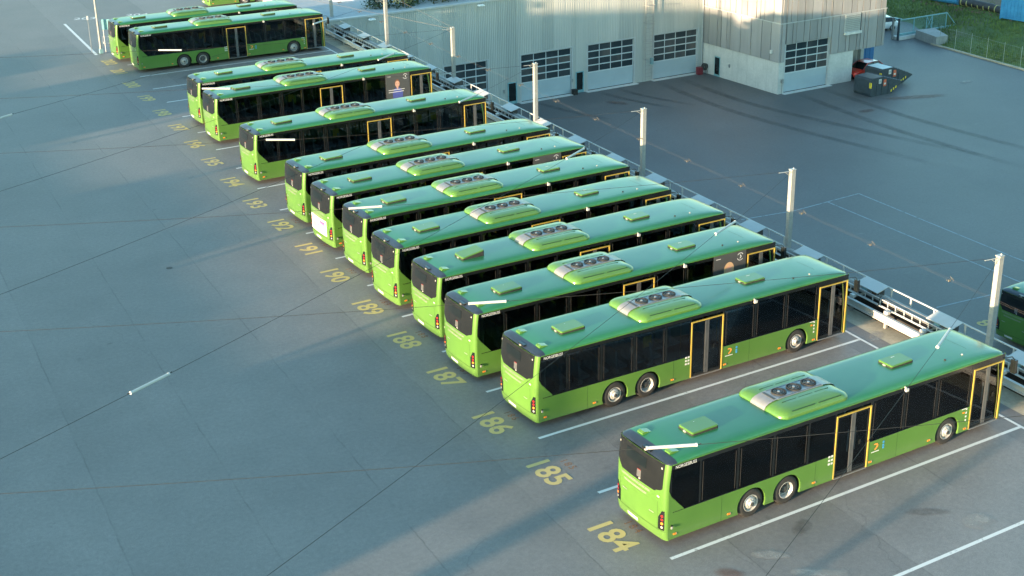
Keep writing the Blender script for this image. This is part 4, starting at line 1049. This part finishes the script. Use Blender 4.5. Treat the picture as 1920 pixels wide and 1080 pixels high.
def boards(z0, z1, off):
    y = WY-.06; 
    yy = WY-.05
    while yy < HY-.05:
        wd = rnd.choice((.55, .8, 1.0, 1.25, 1.45)); e = min(yy+wd, HY-.02)
        b = MB(); dp = rnd.uniform(0, .02); b.box(WX-.06-dp, WX+.10, yy+.035, e-.035, z0+.01, z1-.01, 'board_grey'); wpart(b, 'board'); yy = e
    x = WX+.11
    while x < 73.95:
        wd = rnd.choice((.45, .7, .9, 1.15)); e = min(x+wd, 74.0); zb = z0
        b = MB(); mxx = (x+e)/2
        if z0 < -5:
            if 61.84 < mxx < 67.25 or (61.84 < x < 67.25): zb = -3.73
        if e > 61.84 and x < 61.84: e = 61.84
        if zb == z0 and x < 67.25 < e: e = 67.25
        dp = rnd.uniform(0, .02)
        if off and 68.8 <= mxx <= 70.75 and z0 < -5:
            b.box(x+.035, e-.035, WY-.06-dp, WY+.10, zb+.01, -3.75, 'board_grey'); wpart(b, 'board')
        else:
            b.box(x+.035, e-.035, WY-.06-dp, WY+.10, zb+.01, z1-.01, 'board_grey'); wpart(b, 'board')
        x = e
boards(BZ, -1.86, True); boards(-1.80, WT-.1, False)
b = MB(); b.box(WX-.10, WX+.12, WY-.10, HY-.02, -1.87, -1.80, 'frame_white'); b.box(WX+.12, 74.05, WY-.10, WY+.11, -1.87, -1.80, 'frame_white'); wpart(b, 'belt_trim')
b = MB(); b.box(WX-.12, 74.1, WY-.12, 89.1, WT-.1, WT, 'frame_white'); wpart(b, 'roof')
b = MB(); b.box(68.80, 70.75, WY-.09, WY+.1, -3.5, -1.9, 'frame_white'); lv = wpart(b, 'louvre_window')
for k in range(9): b = MB(); b.box(68.88, 70.67, WY-.12, WY-.09, -3.4+.165*k, -3.3+.165*k, 'galvanised'); wpart(b, 'louvre_slat', lv)
b = MB(); b.box(68.75, 70.8, WY-.30, WY-.12, -3.72, -3.5, 'sign_white'); wpart(b, 'window_sill', lv)
garage(wing, 61.95, 67.15, ZL, -3.75, WY+.05, wpart)
b = MB(); b.box(WX-.03, WX-.005, 72.42, 73.25, ZL, -6.28, 'teal_metal'); dr = wpart(b, 'entrance_door'); b = MB(); b.box(WX-.05, WX-.03, 72.52, 73.15, ZL+.2, -6.4, 'dark_glass'); wpart(b, 'door_pane', dr)
b = MB(); b.box(WX-.10, WX-.01, 70.95, 71.1, ZL+1.2, ZL+1.5, 'grey_metal'); wpart(b, 'card_reader')
b = MB(); b.box(WX-.25, WX-.08, 65.1, 65.3, -4.6, -4.3, 'sign_white'); wpart(b, 'wall_lamp')
b = MB(); b.tube([(61.6, WY-.1, ZL), (61.6, WY-.1, ZL+1.3)], .04, 'galvanised'); b.box(61.5, 61.7, WY-.2, WY-.02, ZL+1.0, ZL+1.35, 'grey_metal'); wpart(b, 'water_tap')
b = MB(); b.box(72.3, 72.9, WY+2.28, WY+2.39, ZL, BZ-.1, 'grey_metal'); wpart(b, 'recess_door')
bb = empty('blue_cabinet', (75.2, 68.2, ZL), label='tall blue steel cabinet just right of the board clad wing', cat='cabinet')
b = MB(); b.box(-1.3, 1.0, -.7, 1.3, 0, 2.5, 'blue_door'); b.build('housing', bb)
for k in range(4): b = MB(); b.box(-1.24+.56*k, -.73+.56*k, -.74, -.70, .1, 2.4, 'blue_door'); b.build('door_leaf', bb)

# ------------------------------------------------------------------ cars
def make_car(name, mat, loc, rz, label):
    r_ = empty(name, loc, radians(rz), label=label, cat='car')
    L_ = 4.1; Wd = 1.72
    # stations: x, half width, z levels for body
    b = MB(); st = [(0, .62, .38, .62), (.08, .74, .28, .72), (.5, .84, .22, .80), (1.1, .86, .2, .90), (2.1, .86, .2, .94), (3.1, .86, .2, .98), (3.8, .82, .24, 1.0), (4.05, .74, .3, .92), (4.12, .64, .4, .8)]
    vs = []
    for x, hw, z0, z1 in st:
        for (a, c) in ((-1, .25), (-1, .7), (-.96, .92), (-.8, 1), (0, 1.03), (.8, 1), (.96, .92), (1, .7), (1, .25), (.85, 0), (-.85, 0)): vs.append((x, a*hw, z0+(z1-z0)*c))
    n = 11; fs = [(i*n+j, i*n+(j+1) % n, (i+1)*n+(j+1) % n, (i+1)*n+j) for i in range(len(st)-1) for j in range(n)]+[tuple(range(n)), tuple(range((len(st)-1)*n, len(st)*n))]
    b.add(vs, fs, mat, True); b.build('body', r_, sharp=45)
    cab = [(1.0, .80, .90), (1.75, .66, 1.40), (2.3, .66, 1.47), (3.2, .64, 1.45), (3.85, .74, 1.0)]
    b = MB(); vs = [];
    for x, hw, z in cab: vs += [(x, -hw, z), (x, hw, z)]
    b.add([vs[2], vs[3], vs[5], vs[4], vs[7], vs[6]], [(0, 1, 2, 3), (3, 2, 4, 5)], mat, True)
    b.box(1.74, 3.22, -.66, -.63, 1.37, 1.42, mat); b.box(1.74, 3.22, .63, .66, 1.37, 1.42, mat)
    for x0, z0, x1, z1 in ((1.0, .90, 1.75, 1.40), (3.85, 1.0, 3.2, 1.45)):
        for s_ in (-1, 1): b.tube([(x0, s_*.80, z0), (x1, s_*.655, z1)], .035, mat, 5)
    for s_ in (-1, 1): b.tube([(2.5, s_*.84, .95), (2.5, s_*.66, 1.42)], .035, 'black_gloss', 5)
    b.build('cabin_roof', r_)
    b = MB(); b.add([(1.02, -.78, .91), (1.02, .78, .91), (1.76, .64, 1.40), (1.76, -.64, 1.40)], [(0, 1, 2, 3)], 'dark_glass'); b.build('windscreen', r_)
    b = MB(); b.add([(3.84, -.74, 1.0), (3.84, .74, 1.0), (3.2, .63, 1.44), (3.2, -.63, 1.44)], [(0, 1, 2, 3)], 'dark_glass'); b.build('rear_window', r_)
    for s_ in (-1, 1):
        b = MB(); b.add([(1.05, s_*.815, .93), (3.8, s_*.80, 1.0), (3.2, s_*.65, 1.42), (1.76, s_*.65, 1.39)], [(0, 1, 2, 3)], 'dark_glass'); b.build('side_window', r_)
        b = MB(); b.box(1.25, 1.42, s_*.9-.08, s_*.9+.08, .92, 1.05, mat); b.build('wing_mirror', r_)
        b = MB(); b.add([(.03, s_*.45, .60), (.03, s_*.70, .58), (.40, s_*.80, .76), (.30, s_*.5, .78)], [(0, 1, 2, 3)], 'clear_lens'); b.build('headlight', r_)
        for x in (.75, 3.35):
            w_ = MB(); w_.lathe((x, s_*.80, .31), (0, s_, 0), [(.19, -.18), (.30, -.16), (.31, -.10), (.30, .06), (.21, .075), (.19, .03)], 'black_rubber', 20); wo_ = w_.build('wheel', r_)
            w_ = MB(); w_.lathe((x, s_*.80, .31), (0, s_, 0), [(.20, .03), (.18, .05), (.10, .04), (.001, .06)], 'rim_metal', 16); w_.build('rim', wo_)
    b = MB(); b.box(-.02, .02, -.5, .5, .36, .5, 'black_gloss'); b.box(-.03, -.02, -.26, .26, .42, .52, 'sign_white'); b.build('front_grille', r_)
    return r_
make_car('parked_car', 'car_red', (70.4, 64.75, ZL), 5, 'red hatchback parked under the overhang behind the skips')
make_car('parked_car', 'car_white', (87.0, 80.3, ZL), -20, 'white car half hidden behind the corner of the board clad wing')

# ------------------------------------------------------------------ skips
def make_skip(loc, rz, label, lidmat, th=.95, tx=3.9):
    r_ = empty('waste_skip', loc, radians(rz), label=label, cat='skip', group='dark waste skips')
    wd = 2.05
    prof = [(.12, 0), (0, .25), (0, 1.50), (.15, 1.62), (1.5, 1.66), (tx, th), (tx+.04, th-.1), (tx-1.2, 0)]
    b = MB(); b.prism(prof, lambda a, c, d: (a, d-wd/2, c), wd, 'skip_blue')
    for x in (.7, 1.35, 2.2): b.prism([(x, .05), (x+.1, .05), (x+.1, 1.0), (x, 1.0)], lambda a, c, d: (a, -wd/2-.04+d, c), .04, 'skip_blue')
    b.build('container_body', r_)
    b = MB(); b.add([(0.2, -.95, 1.64), (1.5, -.95, 1.675), (1.5, .95, 1.675), (.2, .95, 1.64)], [(0, 1, 2, 3)], lidmat)
    sl = (th-1.66)/(tx-1.5)
    b.build('top_plate', r_)
    for k in range(6):
        x0 = 1.6+.37*k; z0 = 1.66+sl*(x0-1.5); x1 = x0+.28; z1 = 1.66+sl*(x1-1.5)
        for j in range(4):
            y0 = -.98+.49*j; b = MB()
            b.add([(x0, y0, z0+.01), (x1, y0, z1+.01), (x1, y0+.45, z1+.01), (x0, y0+.45, z0+.01), (x0+.04, y0+.04, z0+.05), (x1-.04, y0+.04, z1+.06), (x1-.04, y0+.41, z1+.06), (x0+.04, y0+.41, z0+.05)], [(0, 1, 5, 4), (1, 2, 6, 5), (2, 3, 7, 6), (3, 0, 4, 7), (4, 5, 6, 7)], 'skip_lid'); b.build('lid_rib', r_)
    b = MB(); b.box(.9, 1.22, -wd/2-.05, -wd/2-.042, 1.1, 1.5, 'sign_white'); b.box(.98, 1.14, -wd/2-.055, -wd/2-.05, 1.2, 1.4, 'grey_metal'); b.build('notice', r_)
    b = MB(); b.box(1.5, 1.85, -wd/2-.05, -wd/2-.042, .8, 1.4, 'sign_red'); b.box(1.56, 1.79, -wd/2-.055, -wd/2-.05, .95, 1.1, 'sign_white'); b.build('warning_sign', r_)
    b = MB()
    for k in range(3): b.prism([(2.45+.28*k, .0+.13*k), (2.57+.28*k, .06+.13*k), (2.57+.28*k, .26+.13*k), (2.45+.28*k, .20+.13*k)], lambda a, c, d: (a+.1, -wd/2-.012+d, c+.12), .01, 'warn_yellow')
    for k in range(2): b.box(-.012, .0, -1.1+.16*k, -1.0+.16*k, .8, 1.3, 'warn_yellow')
    b.build('hazard_stripe', r_)
    return r_
make_skip((67.2, 59.8, ZL), 1, 'nearer dark waste skip with sloping ribbed lid, in front of the red car', 'skip_lid')
make_skip((70.6, 61.95, ZL), 0, 'farther dark waste skip with pale blue top plate, right of the red car', 'pale_blue_lid', .7, 4.0)

# ------------------------------------------------------------------ grass bank, fence, gate, far items
def fx_(y): return 86.54+.12*(y-58.66)
b = MB(); nx, ny = 46, 60; vs = []
for i in range(nx+1):
    for j in range(ny+1):
        y = -40+240*(j/ny); t = (i/nx)
        x0 = fx_(min(y, 72))+.25+(0 if y < 72 else min(6, (y-72)*.9)); x = x0+320*t**1.7
        d = x-x0; z = ZL+.01+min(d*.10, 1.0)*(1 if d < 60 else 1)+.25*noise.noise(Vector((x*.25, y*.25, 0)))*min(1, d/2)
        vs.append((x, y, z))
fs = [(i*(ny+1)+j, (i+1)*(ny+1)+j, (i+1)*(ny+1)+j+1, i*(ny+1)+j+1) for i in range(nx) for j in range(ny)]
b.add(vs, fs, 'grass_mat', True); gb = tag(b.build('grass_bank', sharp=180), kind='structure')
b = MB(); rnd = random.Random(5)
for _ in range(26000):
    t = rnd.random()**1.3; x = 87.5+t*30; y = rnd.uniform(48, 96)
    if x < fx_(min(y, 72))+.3+(0 if y < 72 else min(6, (y-72)*.9)): continue
    d = x-fx_(y); z = ZL+min(max(d, 0)*.10, 1.0)-.12
    a = rnd.uniform(0, 2*pi); h = rnd.uniform(.10, .34)*(1.3 if rnd.random() < .15 else .8); w_ = .07
    lx, ly = rnd.uniform(-.12, .12), rnd.uniform(-.12, .12)
    b.add([(x-w_*cos(a), y-w_*sin(a), z), (x+w_*cos(a), y+w_*sin(a), z), (x+lx, y+ly, z+.12+h)], [(0, 1, 2)], 'blade_green')
tag(b.build('grass_tufts'), 'rough green grass growing on the bank behind the wire fence', 'grass', kind='stuff')
# kerb
b = MB(); b.prism([(fx_(-40)-.15, -40), (fx_(-40)+.15, -40), (fx_(71)+.15, 71), (fx_(71)-.15, 71)], lambda a, c, d: (a, c, ZL+.13-d), .14, 'concrete_kerb'); tag(b.build('kerb'), kind='structure')
# fence
fe = empty('wire_fence', (fx_(60), 60, ZL), label='low steel mesh fence between the lower yard and the grass bank', cat='fence'); bpy.context.view_layer.update()
finv = fe.matrix_world.inverted()
def fpart(b, name): b.v = [tuple(finv @ Vector(v)) for v in b.v]; return b.build(name, fe)
ypost = [69.95-2.27*k for k in range(14)]
for y in ypost:
    b = MB(); b.tube([(fx_(y)+.1, y, ZL), (fx_(y)+.1, y, ZL+2.15)], .03, 'fence_grey', 6); fpart(b, 'fence_post')
for y in ypost[:-1]:
    b = MB(); y2 = y-2.27
    for k in range(7): z = ZL+.12+.31*k; b.tube([(fx_(y)+.1, y, z), (fx_(y2)+.1, y2, z)], .003 if k not in (0, 6) else .010, 'fence_grey', 3, cap=False)
    for k in range(1, 9): yy = y-2.27*k/9; b.tube([(fx_(yy)+.1, yy, ZL+.12), (fx_(yy)+.1, yy, ZL+1.98)], .003, 'fence_grey', 3, cap=False)
    fpart(b, 'mesh_panel')
# gate
gt = empty('sliding_gate', (86.55, 74.8, ZL), label='grey steel sliding gate with a slanted end, standing open before the grass', cat='gate')
b = MB(); b.box(.6, 9.2, -.07, .07, .35, .58, 'teal_metal'); b.build('bottom_beam', gt)
b = MB(); b.box(.6, 7.6, -.04, .04, 1.95, 2.05, 'teal_metal'); b.build('top_rail', gt)
for x in (.62, 2.7, 4.6, 5.4, 7.55): b = MB(); b.box(x-.04, x+.04, -.04, .04, .58, 1.95, 'teal_metal'); b.build('upright', gt)
b = MB(); b.tube([(7.6, 0, 2.0), (9.15, 0, .5)], .045, 'teal_metal'); b.tube([(4.6, 0, .6), (5.4, 0, 1.95)], .03, 'teal_metal'); b.tube([(5.4, 0, .6), (4.6, 0, 1.95)], .03, 'teal_metal'); b.build('brace', gt)
b = MB(); x = .75
while x < 7.5: b.tube([(x, 0, .58), (x, 0, 1.95)], .011, 'teal_metal', 4, cap=False); x += .14
b.build('infill_bars', gt)
b = MB(); b.box(0, .14, -.5, -.3, 0, 2.3, 'skip_blue'); b.box(0, .14, .3, .5, 0, 2.3, 'grey_metal'); b.box(.1, .4, -.5, .5, 2.1, 2.25, 'teal_metal'); b.build('guide_frame', gt)
b = MB(); b.box(.2, 2.9, -.5, .5, 0, .32, 'concrete_pale'); b.box(3.4, 6.4, -.45, .55, 0, .32, 'concrete_pale'); b.build('foundation', gt)
b = MB(); vs = [(87.9, 70.35), (88.9, 74.1), (91.2, 73.7), (89.4, 70.2)]; b.prism(vs, lambda a, c, d: (a, c, ZL+.9-d), .9, 'retaining'); tag(b.build('concrete_block'), 'sloping grey concrete block at the end of the wire fence', 'concrete block')
# container and pipes on the bank
cz = ZL+1.0
cn = empty('blue_container', (100.0, 72.6, cz), radians(-83), label='bright blue steel container with dark stains at the top right', cat='container')
b = MB(); b.box(0, 6, 0, 2.5, .1, 2.75, 'container_blue'); b.build('shell', cn)
for k in range(14): b = MB(); b.box(.1+.42*k, .32+.42*k, -.05, 0, .2, 2.6, 'container_blue'); b.build('rib', cn)
b = MB(); b.box(-.04, 6.04, -.06, 2.56, 2.75, 2.85, 'pale_blue_lid'); b.build('roof', cn)
b = MB(); 
for x in (-.04, 5.9): b.box(x, x+.14, -.07, -.0, .0, 2.75, 'container_blue')
b.build('corner_post', cn)
pp = empty('pipe_stack', (101.8, 80.8, cz), label='blue pipe and black banded hose lying left of the blue container', cat='pipe')
b = MB(); b.tube([(-.2, 3.6, .7), (.2, -.6, .7)], .55, 'container_blue', 16); b.build('blue_pipe', pp)
b = MB(); P_ = [(.2, -.9, .6), (.3, -3, .6), (.5, -5, .5), (.6, -6.4, .3)]; b.tube(P_, .42, 'black_hose', 14); b.build('black_hose', pp)
for t in range(7):
    y = -1.2-.75*t; b = MB(); b.lathe((.2+.06*t, y, .58-.03*t), (0, 1, 0), [(.42, -.06), (.46, -.05), (.46, .05), (.42, .06)], 'yellow_ring', 14); b.build('band', pp)
b = MB(); b.tube([(.7, -6.2, .5), (1.2, -7.6, .2)], [.5, .3], 'rust_orange', 12); b.build('orange_end', pp)
b = MB(); rnd = random.Random(9)
for _ in range(160):
    x = 100+rnd.random()*4; y = rnd.uniform(71, 89); r_ = rnd.uniform(.08, .3); z = cz+rnd.uniform(-.1, .05)
    vs = [(x+r_*cos(2*pi*k/6)*rnd.uniform(.6, 1.1), y+r_*sin(2*pi*k/6)*rnd.uniform(.6, 1.1), z) for k in range(6)]+[(x, y, z+r_*.9)]
    b.add(vs, [(k, (k+1) % 6, 6) for k in range(6)], 'soil')
tag(b.build('rubble'), 'brown soil and stones scattered along the pipes', 'rubble', kind='stuff')
sheet_b = MB(); sheet_b.add([(102.9, 66, cz+.12), (122, 66, cz+.2), (122, 97, cz+.2), (103.6, 97, cz+.12)], [(0, 1, 2, 3)], 'soil'); tag(sheet_b.build('bare_soil'), kind='structure')

# ------------------------------------------------------------------ behind the hall roof edge
def bush(loc, R_, H_, n, seed, label, mat='leaf_dark'):
    rn = random.Random(seed); r0 = empty('evergreen_bush', loc, label=label, cat='bush', group='bushes behind the hall roof edge')
    b = MB()
    for _ in range(n):
        th = rn.uniform(0, 2*pi); ph = math.acos(rn.uniform(-.2, 1)); rr = rn.uniform(.45, 1)*(1+.25*sin(3*th+seed)); x = R_*rr*sin(ph)*cos(th); y = R_*.7*rr*sin(ph)*sin(th); z = H_*(.15+.85*rr*cos(ph))
        s_ = rn.uniform(.08, .18); v = [Vector((x, y, z))+Vector((rn.uniform(-1, 1), rn.uniform(-1, 1), rn.uniform(-1, 1)))*s_ for _ in range(3)]
        b.add(v, [(0, 1, 2)], mat)
    b.build('foliage', r0)
    b = MB(); b.tube([(0, 0, 0), (0, 0, H_*.6)], [.09, .04], 'bark', 6); b.build('trunk', r0)
for i in range(11):
    bush((28.5+i*1.9, 77.4+random.uniform(-.5, .8), HT-.1), 1.35, random.uniform(1.5, 2.4), 900, i, '%s dark evergreen bush from the left above the hall roof edge' % ('first second third fourth fifth sixth seventh eighth ninth tenth eleventh'.split()[i]))
def van(loc, rz):
    r_ = empty('white_van', loc, radians(rz), label='white box van at the top edge behind the corner of the hall', cat='van')
    b = MB(); b.prism([(0, .4), (0, 1.1), (.9, 1.35), (1.4, 2.2), (1.6, 2.5), (5.2, 2.5), (5.3, .4)], lambda a, c, d: (a, d-.95, c), 1.9, 'car_white'); b.build('body', r_)
    b = MB(); b.add([(.93, -.85, 1.38), (.93, .85, 1.38), (1.42, .8, 2.2), (1.42, -.8, 2.2)], [(0, 1, 2, 3)], 'dark_glass'); b.build('windscreen', r_)
    for s_ in (-1, 1):
        b = MB(); b.box(1.2, 2.1, s_*.955-.005, s_*.955+.005, 1.4, 2.1, 'dark_glass'); b.build('side_window', r_)
        for x in (.9, 4.3): b = MB(); b.lathe((x, s_*.9, .36), (0, s_, 0), [(.2, -.1), (.36, -.1), (.36, .06), (.2, .06), (.001, .03)], 'black_rubber', 16); b.build('wheel', r_)
van((27.2, 82.0, 0), 75)

# left-hand small furniture by the far lane
lp = empty('lamp_column', (5.36, 79.6, 0), label='tall thin pale lamp column left of the farthest buses', cat='lamp column')
b = MB(); b.tube([(0, 0, 0), (0, 0, 9.5)], [.09, .05], 'galvanised', 8); b.build('column', lp)
b = MB(); b.tube([(0, 0, 9.4), (.5, .2, 9.7), (1.4, .5, 9.75)], .035, 'galvanised', 6); b.box(1.3, 1.8, .35, .65, 9.68, 9.78, 'grey_metal'); b.build('lamp_head', lp)
b = MB(); b.box(-.12, .12, -.12, .12, 0, .35, 'teal_metal'); b.build('base_sleeve', lp)
sg = empty('sign_stand', (5.75, 79.9, 0), radians(-30), label='small teal sign on two thin legs beside the lamp column', cat='sign')
b = MB(); b.box(.0, .62, -.03, .03, 1.75, 2.55, 'teal_sign'); b.build('sign_board', sg)
for x in (.06, .56): b = MB(); b.tube([(x, 0, 0), (x, 0, 1.75)], .025, 'grey_metal', 6); b.build('leg', sg)
b = MB(); b.tube([(-.05, -.05, .7), (.75, -.05, .7), (.75, -.05, 1.2), (-.05, -.05, 1.2), (-.05, -.05, .7)], .025, 'frame_white', 5); b.tube([(.35, -.05, .7), (.35, -.05, 1.2)], .02, 'frame_white', 5); b.build('frame', sg)
mp = empty('marker_pole', (4.9, 80.6, 0), label='thin grey marker pole with a white head, left of the lamp column', cat='pole')
b = MB(); b.tube([(0, 0, 0), (0, 0, 2.6)], .02, 'grey_metal', 6); b.build('shaft', mp); b = MB(); b.box(-.05, .05, -.03, .03, 2.5, 2.8, 'sign_white'); b.build('head', mp)

# ------------------------------------------------------------------ unseen sheds and stack added west of the yard to shade the ground
XS = -46.0; TA = tan(radians(SUN_EL))/cos(radians(SUN_AZ)); TY = tan(radians(SUN_AZ))
def shed(y0, y1, xe, name='shade_shed', dx=9.0, lab=''):
    h = (xe-XS)*TA; ya, yb = y0+(XS-0)*TY, y1+(XS-0)*TY
    r_ = empty(name, (XS-dx/2, (ya+yb)/2, 0), label='unseen grey shed added west of the yard to shade the ground', cat='shed', group='unseen sheds added for shade')
    wd = (yb-ya)/2
    b = MB(); b.box(-dx/2, dx/2, -wd, wd, 0, h-.15, 'hall_wall'); b.build('wall', r_); b = MB(); b.box(-dx/2-.1, dx/2, -wd, wd, h-.15, h, 'soffit'); b.build('roof', r_)
    b = MB(); b.box(dx/2, dx/2+.05, -min(2, wd*.5), min(2, wd*.5), 0, min(4, h-.6), 'door_panel'); b.build('door', r_)
SH = [(-70, 2.5, -24), (2.5, 6.6, -20), (6.6, 18.6, 4.5), (18.6, 26, -4.2), (26, 33, -3.2), (33, 37, .5), (37, 38.4, -1.5), (38.4, 45.5, .8), (45.5, 56, -4.0), (56, 57.3, -4), (57.3, 61.3, 39), (61.3, 61.9, -2), (61.9, 65.8, 39), (65.8, 66.4, -2), (66.4, 69.4, 39), (69.4, 76.5, -2.5), (76.5, 83, 2.0), (83, 91, -14)]
for s_ in SH: shed(*s_)
r_ = empty('shade_stack', (XS, 4.25+XS*TY, 0), label='slim unseen stack added west of the yard to cast a shadow band', cat='chimney')  # unseen slim block added to cast a narrow shadow band on the asphalt
b = MB(); b.box(-.3, .3, -.38, .38, 0, (6.5-XS)*TA, 'hall_wall'); b.build('shaft', r_)
